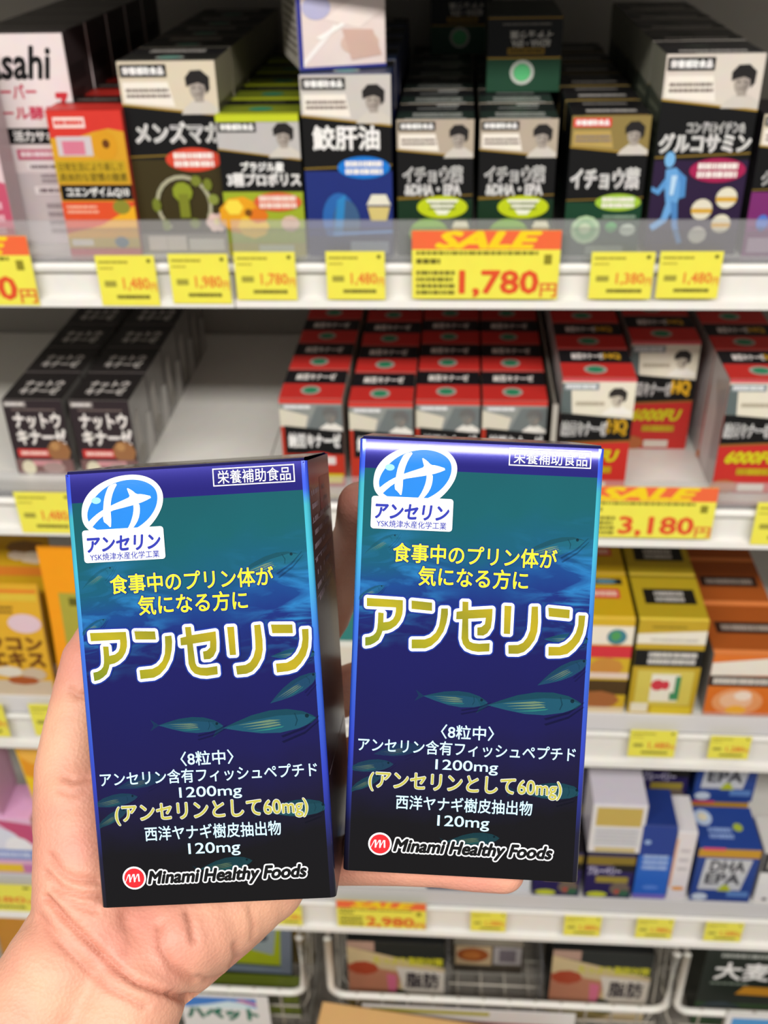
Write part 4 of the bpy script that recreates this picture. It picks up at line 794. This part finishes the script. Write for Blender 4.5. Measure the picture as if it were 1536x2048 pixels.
# --- pouches
def pouch(name, label, W, H, D, col, front=(), loc=(0, 0, 0), rot=None, group=None, gloss=.3):
    root = thing(name, label, 'pouch', loc, rot, group); mb = MB(); m = mat(col, gloss); nv, nu = 10, 8; dep = lambda v: D * (1 - v) ** .8 * .98 + .0035
    wid = lambda v: W * (1 - .04 * math.sin(math.pi * v)) / 2
    # front stays flat, the back bellies out towards the foot
    fr = [((2 * i / nu - 1) * wid(j / nv), D * .5 * (j / nv), H * j / nv) for j in range(nv + 1) for i in range(nu + 1)]
    bk = [((2 * i / nu - 1) * wid(j / nv), D * .5 * (j / nv) + .002 + (dep(j / nv) - .002) * (1 - (2 * i / nu - 1) ** 4 * .8) * (1 if j < nv else .1), H * j / nv) for j in range(nv + 1) for i in range(nu + 1)]
    n = nu + 1; N_ = len(fr); f = []
    for j in range(nv):
        for i in range(nu):
            f.append((j * n + i, j * n + i + 1, (j + 1) * n + i + 1, (j + 1) * n + i)); f.append((N_ + j * n + i + 1, N_ + j * n + i, N_ + (j + 1) * n + i, N_ + (j + 1) * n + i + 1))
        f.append((j * n, (j + 1) * n, N_ + (j + 1) * n, N_ + j * n)); f.append((j * n + nu, N_ + j * n + nu, N_ + (j + 1) * n + nu, (j + 1) * n + nu))
    for i in range(nu): f.append((i, N_ + i, N_ + i + 1, i + 1)); f.append((nv * n + i, nv * n + i + 1, N_ + nv * n + i + 1, N_ + nv * n + i))
    mb.add(fr + bk, f, m, False); obj('pouch_body', mb, root)
    mbs = {}; stamp(mbs, front, lambda u, v, d: ((u - .5) * W * .94, D * .5 * v - d - .0002, v * H), 'front_print')
    for k, q in mbs.items(): obj(k, q, root)
    return root
uk = [R(0, .93, 1, .955, '#e07a2a'), R(.0, .86, 1, .92, '#d9b83a'), E(.80, .66, .20, .085, '#dcc0c8', BD), R(0, .0, 1, .14, '#c9b8a0'), T('ウコン', .3, .42, .96, .54, '#6a3a10', .05, TL_), T('エキス', .3, .27, .96, .40, '#6a3a10', .05, TL_), E(.5, .22, .18, .05, '#dcd4c4', None, 8), E(.8, .20, .16, .06, '#c8b49a', None, 8), E(.66, .14, .2, .04, '#a8562a', None, 8)] + lines(2, .1, .74, .7, .82, '#8d6a1e', None, 3)
pouch('supplement_pouch', 'yellow turmeric pouch with brown lettering and lilac oval on the third shelf', .105, .150, .035, '#dca92c', uk, (-.5135, .030, Z3), group='yellow turmeric pouches')
pouch('supplement_pouch', 'yellow turmeric pouch with a ginger picture behind the one with the lilac oval', .105, .205, .035, '#c9a022', [E(.75, .80, .25, .05, '#8a6a3a', None, 8), E(.82, .74, .2, .04, '#d6c8b0', None, 8), E(.62, .75, .12, .03, '#cfc0a8', None, 7), R(0, .9, 1, .96, '#a8901c'), R(0, .62, 1, .68, '#d8802a')], (-.5135, .085, Z3), group='yellow turmeric pouches')
pouch('supplement_pouch', 'bright orange pouch with olive panel and rounded top beside the turmeric pouches', .125, .205, .04, '#f09a12', [R(.11, .0, .92, .72, '#a8a03a'), R(.2, .64, .8, .69, '#5f5a1a', TL_), E(.55, .42, .2, .05, '#d8d8a0', BD), E(.5, .33, .12, .03, '#6f6a3a', None, 8), P([(.4, .1), (.7, .12), (.66, .22), (.42, .2)], '#c9b04a')], (-.390, .022, Z3), rot=(0, 0.02, 0))
pinkf = [R(0, 0, 1, 1, '#e8b9d6'), P([(0, .95), (.35, .9), (.6, .6), (.4, .5), (0, .7)], '#c8507a'), P([(.55, .98), (1, .9), (1, .55), (.85, .62)], '#c8507a'), E(.55, .58, .28, .26, '#dfe0ee', PT), E(.78, .5, .16, .18, '#f0eef2', PT), R(.25, .28, .95, .46, '#7d92d0', TL_)] + lines(1, .3, .31, .9, .43, '#c9d2f0', TL_, 4, .8) + [R(.35, .06, .75, .2, '#f2cf3a', BD), R(.75, .06, 1, .2, '#cf86b8', BD)]
pb = carton('supplement_carton', 'pink, white and blue box at the left end of the fourth shelf, lower of two', 'box', .115, .058, .112, '#d8a8c4', frontcol='#e8b9d6', topcol='#eab0d8', front=pinkf, group='pink boxes on the fourth shelf', loc=(-.5920, .020, Z4))
clone(pb, (-.6300, .023, Z4 + .113), 'pink, white and blue box at the left end of the fourth shelf, upper of two')
pouch('supplement_pouch', 'yellow and orange pouch behind the pink boxes', .11, .245, .04, '#f0c81a', [P([(0, .7), (.5, .6), (1, .72), (1, 1), (0, 1)], '#e89a1e'), E(.25, .85, .25, .08, '#f2b84a', None, 9), R(.1, .42, .5, .47, '#8a7a12', TL_), R(.1, .3, .6, .33, '#b08a1e', TL_)], (-.4700, .030, Z4), rot=(0, -.09, 0))

# --- fourth shelf, right end
zp = on_y(1215, 1706, .024).z
purp_f = [R(0, 0, 1, 1, '#2c2258'), R(.0, .76, 1, .95, '#8a7426'), R(.55, .62, 1, .78, '#1b1714'), T('ブルーベリー', .04, .54, .72, .72, '#c9c2dc', .04, TL_), R(.22, .36, .9, .50, '#a3903a', BD), E(.75, .22, .22, .16, '#7a6a5c', None, 9), E(.7, .16, .06, .05, '#c0524a', BD), E(.85, .12, .12, .08, '#3f6a50', None, 8), E(.28, .08, .22, .065, '#d3d83a', BD)]
pu = carton('supplement_carton', 'purple box with yellow oval standing under the white and gold panel box', 'box', .060, .062, zp - Z4, '#221a48', frontcol='#2c2258', topcol='#1e1a20', front=purp_f, group='purple boxes with yellow ovals', loc=(.2110, .022, Z4))
clone(pu, (.1450, .022, Z4), 'purple box with yellow oval at the fingertip under the right blue carton')
clone(pu, (.2830, .105, Z4), 'purple box with yellow oval at the back of the fourth shelf, lower one'); clone(pu, (.2830, .105, Z4 + (zp - Z4) + .001), 'purple box with yellow oval at the back of the fourth shelf, upper one')
clone(pu, (.2110, .105, Z4), 'purple box with yellow oval behind the one under the white and gold panel'); clone(pu, (.2110, .105, Z4 + (zp - Z4) + .001), 'purple box with yellow oval showing above the white and gold panel')
carton('supplement_carton', 'white box showing a gold and white back panel, stacked on a purple box', 'box', .066, .060, .0870, '#d6d0dc', frontcol='#e6e2e2', loc=(.2130, .024, zp + .001), front=[R(.08, .56, .92, .94, '#c9ae5a', PT), R(.08, .14, .92, .52, '#d3d2d6', BD)] + lines(4, .12, .18, .88, .5, '#b5b4ba', BD, 4, .4) + [R(.12, .03, .88, .11, '#cdb872')])
carton('supplement_carton', 'deep blue box with pale lettering between the purple and white boxes on the fourth shelf', 'box', .042, .060, .138, '#1f3f8e', frontcol='#2a55b4', topcol='#20377e', loc=(.2650, .024, Z4), front=[R(0, 0, 1, .6, '#2c66c4'), R(0, .6, 1, 1, '#243f92'), E(.2, .78, .1, .03, '#9ab4e0', BD)] + lines(3, .15, .40, .9, .62, '#a9c2ee', TL_, 4, .7) + [E(.5, .16, .25, .03, '#5a86d8', BD), R(0, 0, 1, .06, '#7a6ac0')])
carton('supplement_carton', 'narrow white box with orange dot on the fourth shelf', 'box', .024, .060, .128, '#e2dee0', frontcol='#e6dfe0', loc=(.2995, .024, Z4), front=[E(.5, .17, .34, .03, '#e79a3a', BD), R(0, .2, .12, .9, '#e8b49a')] + lines(3, .3, .4, .8, .8, '#c9c2c6', None, 5, .3))
dha_f = [R(0, 0, 1, 1, '#25438e'), R(0, .83, 1, .98, '#c9962a', BD), R(.06, .95, .42, 1, '#e0506a', BD), P([(.10, .22), (.80, .22), (.90, .80), (.14, .80)], '#c9cace', PT), T('DHA', .24, .57, .80, .76, '#34343c', .03, TL_), T('EPA', .20, .34, .76, .53, '#34343c', .03, TL_), P([(.42, .2), (.66, .2), (.58, .32), (.5, .32)], '#b5be2a', BD), E(.16, .08, .13, .07, '#c8d4e2', BD), R(.6, .1, .95, .2, '#5f86c4', BD)]
dha = carton('supplement_carton', 'blue and white fish oil box with gold band, nearest the shelf edge', 'box', .0760, .066, .1020, '#1f3674', frontcol='#25438e', topcol='#24408c', front=dha_f, group='blue and white fish oil boxes', loc=(.3550, .024, Z4),
    top=[R(0, 0, 1, 1, '#22418f'), E(.16, .72, .15, .2, '#b9cbe6', BD), E(.16, .74, .08, .1, '#e6dcc0', BD)] + lines(2, .2, .2, .6, .5, '#8fa8dc', TL_, 4, .7) + [E(.7, .5, .08, .1, '#a8b83a', BD)])
clone(dha, (.3560, .100, Z4), 'blue and white fish oil box behind the front one, lower of the rear stack'); clone(dha, (.3590, .100, Z4 + .103), 'blue and white fish oil box on top of the rear stack')
carton('supplement_carton', 'white box with small black dots cut off by the right edge on the fourth shelf', 'box', .066, .060, .095, '#d6d2ce', frontcol='#e9e6e4', loc=(.4310, .024, Z4), front=[R(0, .62, 1, 1, '#3a3a3c'), R(.1, .7, .9, .85, '#b5b2a8', TL_), E(.2, .08, .05, .03, '#2a2a2a', BD, 8), E(.4, .08, .05, .03, '#2a2a2a', BD, 8), E(.6, .08, .05, .03, '#2a2a2a', BD, 8)])
carton('supplement_carton', 'navy box with dim red lettering under the gap between the blue cartons', 'box', .098, .060, .075, '#23264e', frontcol='#2a2c5c', loc=(.0260, .024, Z4), front=[R(.45, .05, .95, .35, '#7a3a58', TL_), R(.02, .1, .4, .3, '#4a5088', BD)] + lines(1, .5, .12, .9, .28, '#b08a9a', TL_, 3, .7))
carton('supplement_carton', 'pale blue box beside the navy box under the right blue carton', 'box', .034, .060, .075, '#5f92c8', frontcol='#7fb2e0', loc=(.0950, .024, Z4), front=[R(.3, .0, 1, .5, '#e2e2e4', BD), R(0, .5, 1, 1, '#5a92d0', TL_)])

# ------------------------------------------------------------------ price tags on the rails
TAGY = mat('#efe652', .45, 0, .1, 'yellow_card'); ORG = mat('#ef6a3c', .45, 0, .1)
def price_tag(label, x0, x1, z0, z1, price, sale=False, Y=-.0078, cat='price tag', group=None):
    W, H = x1 - x0, z1 - z0
    root = thing('price_tag', label, cat, ((x0 + x1) / 2, Y, z0), None, group or ('large sale tags on the shelf rails' if sale else 'small yellow tags on the shelf rails')); mb = MB(); mb.box((-W / 2, 0, 0), (W / 2, .0006, H), TAGY); obj('tag_card', mb, root)
    ops = []
    if sale:
        ops += [R(0, .73, 1, 1, ORG, 'sale_header'), T('SALE', .17, .755, .86, .98, '#f4d21e', .05, 'sale_header', .3)] + lines(1, .03, .65, .86, .71, '#7a7420', None, 3, .8) + lines(1, .03, .52, .2, .60, '#6a6420', None, 5, .9) + lines(4, .03, .05, .30, .44, '#7a7428', None, 8, .6) + [T(price, .33, .04, .86, .42, '#e0532a', .03, 'price_lettering'), T('円', .88, .04, .99, .24, '#e0703a', .02, 'price_lettering'), R(.895, .52, .945, .66, '#8d8624')]
    else:
        ops += lines(1, .05, .84, .55, .90, '#9a9230', None, 3, .8) + [R(.87, .86, .93, .93, '#6a6420')] + lines(1, .05, .72, .3, .78, '#b0a838', None, 6) + [R(.1, .38, .3, .5, '#a49c3c')] + [T(price, .42, .30, .86, .56, '#ea7a34', .015, 'price_lettering'), T('円', .88, .30, .98, .46, '#ea8a44', .01, 'price_lettering')] + lines(1, .28, .14, .85, .22, '#6d6628', None, 4, .9)
    mbs = {}; stamp(mbs, ops, lambda u, v, d: ((u - .5) * W, -d, v * H), 'small_print')
    for k, q in mbs.items(): obj(k, q, root)
    return root
def tag_px(label, x0, y0, x1, y1, price, sale=False, Y=-.0078):
    a, b = on_y((x0 + x1) / 2, y0, Y), on_y((x0 + x1) / 2, y1, Y); l, r = on_y(x0, (y0 + y1) / 2, Y), on_y(x1, (y0 + y1) / 2, Y)
    return price_tag(label, l.x, r.x, b.z, a.z, price, sale, Y)
tag_px('sale tag cut off by the left edge of the top rail, ending in a zero', -225, 472, 66, 610, '1,980', True)
tag_px('small yellow price tag below the red and orange box', 197, 511, 314, 611, '1,480')
tag_px('small yellow price tag below the tall maca box', 341, 508, 459, 607, '1,980')
tag_px('small yellow price tag below the propolis box', 471, 504, 592, 600, '1,780')
tag_px('small yellow price tag below the shark liver oil box', 653, 503, 770, 599, '1,480')
tag_px('large orange and yellow sale tag reading 1,780 below the ginkgo boxes', 824, 461, 1119, 598, '1,780', True)
tag_px('small yellow price tag below the gold panel ginkgo box', 1180, 504, 1306, 598, '1,380')
tag_px('small yellow price tag below the glucosamine box', 1316, 503, 1441, 597, '1,480')
tag_px('small yellow price tag below the natto boxes on the second rail', 36, 985, 150, 1066, '1,480')
tag_px('large orange and yellow sale tag reading 3,180 on the second rail', 1150, 974, 1430, 1076, '3,180', True)
tag_px('small yellow price tag cut off by the right edge of the second rail', 1508, 1006, 1625, 1090, '2,980')
tag_px('small yellow price tag below the gold boxes on the third rail', 1258, 1461, 1352, 1514, '1,480')
tag_px('small yellow price tag below the orange boxes on the third rail', 1418, 1473, 1500, 1518, '1,280')
tag_px('small yellow price tag cut off by the left edge of the third rail', -80, 1408, 12, 1472, '1,280')
tag_px('small yellow price tag half hidden behind the thumb on the third rail', 64, 1410, 160, 1472, '1,480')
tag_px('wide pale yellow tag below the pink boxes on the fourth rail', -130, 1768, 78, 1820, '1,280')
tag_px('sale tag on the fourth rail below the right blue carton', 674, 1804, 852, 1856, '2,980', True)
tag_px('small yellow price tag next to the sale tag on the fourth rail', 941, 1825, 1012, 1863, '1,280')
tag_px('small yellow price tag on the fourth rail below the purple boxes', 1128, 1833, 1202, 1872, '1,480')
tag_px('small yellow price tag on the fourth rail below the deep blue box', 1272, 1838, 1346, 1877, '1,980')
tag_px('small yellow price tag on the fourth rail below the fish oil boxes', 1409, 1846, 1485, 1883, '1,280')
tag_px('small yellow price tag on the fourth rail right of the wrist', 552, 1812, 604, 1850, '1,280')

# ------------------------------------------------------------------ wire baskets under the fourth shelf
WIRE = mat('#efece4', .4, 0, .2, 'white_wire_coating'); WIRE2 = mat('#b9b4aa', .45, 0, .1, 'grey_wire')
def basket(label, x0, x1, zr, zf, ztop, depth, m=WIRE, y0=-.006, step=.034, group='wire baskets under the shelves'):
    t = thing('wire_basket', label, 'basket', ((x0 + x1) / 2, y0, zf), None, group); h = (x1 - x0) / 2; R0 = .022
    def U(xx, yy, zb, zt, r=R0):
        return [(-xx, yy, zt)] + [(-xx + r - r * math.cos(a), yy, zb + r - r * math.sin(a)) for a in [i * math.pi / 16 for i in range(9)]] + [(xx - r + r * math.sin(a), yy, zb + r - r * math.cos(a)) for a in [i * math.pi / 16 for i in range(9)]] + [(xx, yy, zt)]
    mb = MB(); mb.tube(U(h, 0, zr - zf, ztop - zf), .0052, m); obj('front_rim', mb, t)
    mb = MB(); mb.tube(U(h - .006, depth, .02, ztop - zf), .003, m); mb.tube([(-h, 0, ztop - zf), (-h + .006, depth, ztop - zf)], .0035, m); mb.tube([(h, 0, ztop - zf), (h - .006, depth, ztop - zf)], .0035, m); obj('rear_frame', mb, t)
    wm = mat('#c2bbae', .45) if m is WIRE else m; g = MB(); n = int((x1 - x0) / step)
    for i in range(1, n):
        x = -h + (x1 - x0) * i / n; g.tube([(x, -.001, zr - zf + .009), (x, .002, zr - zf - .002), (x, .006, .006), (x, .014, .0), (x, depth - .01, .0), (x, depth, .02), (x, depth, ztop - zf)], .0017, wm, 6)
    for k in range(1, 8): g.tube([(-h + .012, depth * k / 8, .0017), (h - .012, depth * k / 8, .0017)], .0017, wm, 6)
    for s in (-1, 1):
        for k in range(1, 9):
            y = depth * k / 9; g.tube([(s * (h - .012), y, 0), (s * (h - .004), y + .004, .02), (s * (h - .002), y + .03 if y + .03 < depth else depth, ztop - zf)], .0017, wm, 6)
        g.tube([(s * (h - .003), 0, (ztop - zf) * .55), (s * (h - .004), depth, (ztop - zf) * .55)], .0017, wm, 6)
    for z in (.03, .055):
        if z < zr - zf: g.tube([(-h + .01, .004, z), (h - .01, .004, z)], .0017, wm, 6)
    obj('wire_grid', g, t)
    return t
basket('white wire basket under the right bay holding black food boxes', -.155, .307, .206, .112, .332, .34)
basket('white wire basket at right holding the dark green barley box', .320, .780, .206, .112, .332, .34)
basket('white wire basket behind the wrist holding green pouches', -.660, -.193, .206, .112, .332, .34)
basket('lower grey wire basket below the green pouches', -.660, -.193, .100, .012, .104, .34, WIRE2)
basket('lower grey wire basket behind the cardboard box', -.155, .307, .100, .012, .104, .34, WIRE2)
basket('lower grey wire basket below the barley box', .320, .780, .100, .012, .104, .34, WIRE2)
ZB = .1148
blk_f = [R(0, 0, 1, 1, '#c9b48a'), P([(0, .92), (1, .66), (1, 1), (0, 1)], '#1d2322'), P([(0, .92), (.28, .86), (.28, 1), (0, 1)], '#b09080', PT), T('たっぷり脂肪対策', .27, .69, .98, .80, '#c6c22a', .04, TL_), P([(0, .68), (.55, .58), (.5, .14), (0, .2)], '#b5785c', PT), E(.16, .62, .16, .10, '#a8452a', PT, 9), P([(.40, .55), (.5, .53), (.5, .22), (.42, .2)], '#cf6a86', BD), P([(.5, .66), (1, .61), (1, .12), (.62, .1)], '#d3cbbf', BD), T('脂肪', .60, .36, .94, .58, '#3a3438', .04, TL_), E(.3, .12, .35, .14, '#8a7a44', None, 10), P([(.48, .12), (.66, .1), (.62, .3), (.5, .34)], '#2f3a2c')]
bf = carton('food_carton', 'black topped food box with yellow lettering at the left of the right bay basket', 'box', .138, .075, .160, '#1b1d1c', frontcol='#c9b48a', topcol='#181a1a', front=blk_f, loc=(-.066, .032, ZB), group='black topped food boxes')
clone(bf, (.2220, .032, ZB), 'black topped food box with yellow lettering beside the barley box basket')
carton('food_carton', 'small box with orange food picture set back between two black topped boxes', 'box', .104, .070, .066, '#6a5f50', frontcol='#5f5648', topcol='#8d8474', loc=(.0680, .100, ZB), front=[R(0, .0, 1, .22, '#4a4238'), R(.03, .25, .55, .95, '#d0b48c', PT), E(.28, .62, .23, .25, '#a8582a', PT), E(.26, .6, .13, .14, '#c8783a', PT), R(.58, .3, .98, .95, '#b5aeac', BD), R(.66, .4, .9, .85, '#7a7076', TL_)])
carton('food_carton', 'dark green barley grass box with white lettering in the right basket', 'box', .17, .08, .185, '#16231a', frontcol='#1b2a1e', topcol='#8d4a44', loc=(.4450, .032, ZB), group='dark green barley boxes',
    front=[R(0, 0, 1, .30, '#274a22'), R(0, .3, 1, 1, '#18221b'), T('大麦若葉', .10, .60, .98, .80, WH, .03, TL_), P([(.30, .42), (1, .40), (1, .50), (.36, .52)], '#c98a1e', BD)] + lines(1, .12, .86, .9, .92, '#a8aca6', None, 3, .7) + lines(1, .08, .53, .4, .57, '#7d8a7c', None, 5) + [E(.2, .2, .2, .12, '#2f3f46', None, 9)])
pouch('food_pouch', 'green and dark pouch leaning in the basket beside the wrist', .115, .165, .05, '#3a4038', [R(.1, .38, .85, .9, '#9aa41e', PT), P([(.45, .55), (.75, .5), (.8, .85), (.55, .9)], '#8d979a', BD), E(.6, .7, .08, .05, '#4a4f5a', BD), R(0, .28, 1, .36, '#6d7884'), R(.85, .3, 1, 1, '#6d7480')], (-.2790, .045, ZB), rot=(0, .04, 0), group='pouches in the basket')
pouch('food_pouch', 'olive green pouch lying low at the front of the basket beside the wrist', .20, .075, .03, '#5a661e', [R(.05, .1, .95, .8, '#667220', PT), E(.8, .5, .1, .2, '#4a4a3a', BD)], (-.3050, .012, ZB), group='pouches in the basket')
pouch('food_pouch', 'yellow and brown pouch at the back of the basket beside the wrist', .06, .16, .04, '#6a5a2a', [R(.1, .3, .8, .8, '#a8862e', PT)], (-.2280, .100, ZB), group='pouches in the basket')
pouch('food_pouch', 'orange and violet pouch in the basket at the left edge', .12, .185, .045, '#c98a2e', [E(.7, .8, .25, .08, '#6a5aa8', BD), E(.8, .6, .2, .1, '#b9aeb0', PT), R(.1, .1, .9, .35, '#d89a2a', TL_)], (-.5960, .035, ZB), group='pouches in the basket')
divider2 = thing('basket_divider', 'clear grey divider in the right bay basket', 'divider', (.0075, .03, ZB)); mb = MB(); mb.box((-.001, 0, 0), (.001, .2, .12), ACR); obj('clear_panel', mb, divider2)
divider3 = thing('basket_divider', 'clear grey divider beside the second black topped box', 'divider', (.1400, .03, ZB)); mb = MB(); mb.box((-.001, 0, 0), (.001, .2, .12), ACR); obj('clear_panel', mb, divider3)

# ------------------------------------------------------------------ signs and the cardboard box at the foot
def sign(label, x0, x1, z0, z1, ops, Y=-.0135):
    root = thing('sign_card', label, 'sign', ((x0 + x1) / 2, Y, z0)); W, H = x1 - x0, z1 - z0; mb = MB(); mb.box((-W / 2, 0, 0), (W / 2, .001, H), mat('#e9e6e4', .4)); obj('card', mb, root)
    mbs = {}; stamp(mbs, ops, lambda u, v, d: ((u - .5) * W, -d, v * H), 'printed_panel')
    for k, q in mbs.items(): obj(k, q, root)
sign('white sign with a blue mountain picture and green lettering below the wrist', -.372, -.245, .120, .203, [P([(.04, .62), (.86, .62), (.86, .93), (.04, .93)], '#3f7fd0', 'picture'), P([(.04, .62), (.3, .72), (.55, .84), (.7, .80), (.86, .66), (.86, .62)], '#d8ecf2', 'picture'), P([(.62, .86), (.86, .72), (.86, .8), (.7, .9)], '#d88aa8', 'picture'), T('ハペット', .06, .30, .86, .62, '#3f9a7c', .07, 'lettering')])
sign('white sign strip with yellow line and red lettering behind the cardboard box', -.112, .185, .125, .198, [R(.04, .80, .60, .92, '#b9b23a', 'printed_panel'), R(.40, .35, .96, .60, '#a8302a', 'lettering')] + lines(1, .42, .38, .94, .58, '#d8ccc4', 'lettering', 6, .4))
sign('white sign with a blue picture cut off at the lower right', .388, .52, .130, .218, [R(.06, .1, .95, .88, '#4f9ad8', 'picture'), P([(.06, .1), (.95, .1), (.95, .4), (.5, .55), (.06, .3)], '#3f8a6a', 'picture'), P([(.4, .3), (.95, .45), (.95, .6), (.5, .55)], '#e6eef2', 'picture')])
CARD = mat('#dcae72', .7, 0, 0, 'cardboard'); zt = .2120
a, b = on_z(645, 2000, zt), on_z(967, 2048, zt); wd = (b - a).length * 1.5; b = a + (b - a) * 1.5; ya = math.atan2(b.y - a.y, b.x - a.x)
t = thing('cardboard_box', 'plain tan cardboard box on the floor in front of the baskets', 'cardboard box', ((a.x + b.x) / 2, (a.y + b.y) / 2, 0), (0, 0, ya))
mb = MB(); mb.bbox((-wd / 2, -.26, 0), (wd / 2, 0, zt - .002), .002, CARD); obj('carton_body', mb, t)
for y0, y1, in ((-.258, -.131), (-.129, -.002)):
    mb = MB(); mb.bbox((-wd / 2 + .001, y0, zt - .0018), (wd / 2 - .001, y1, zt), .0005, CARD); obj('top_flap', mb, t)
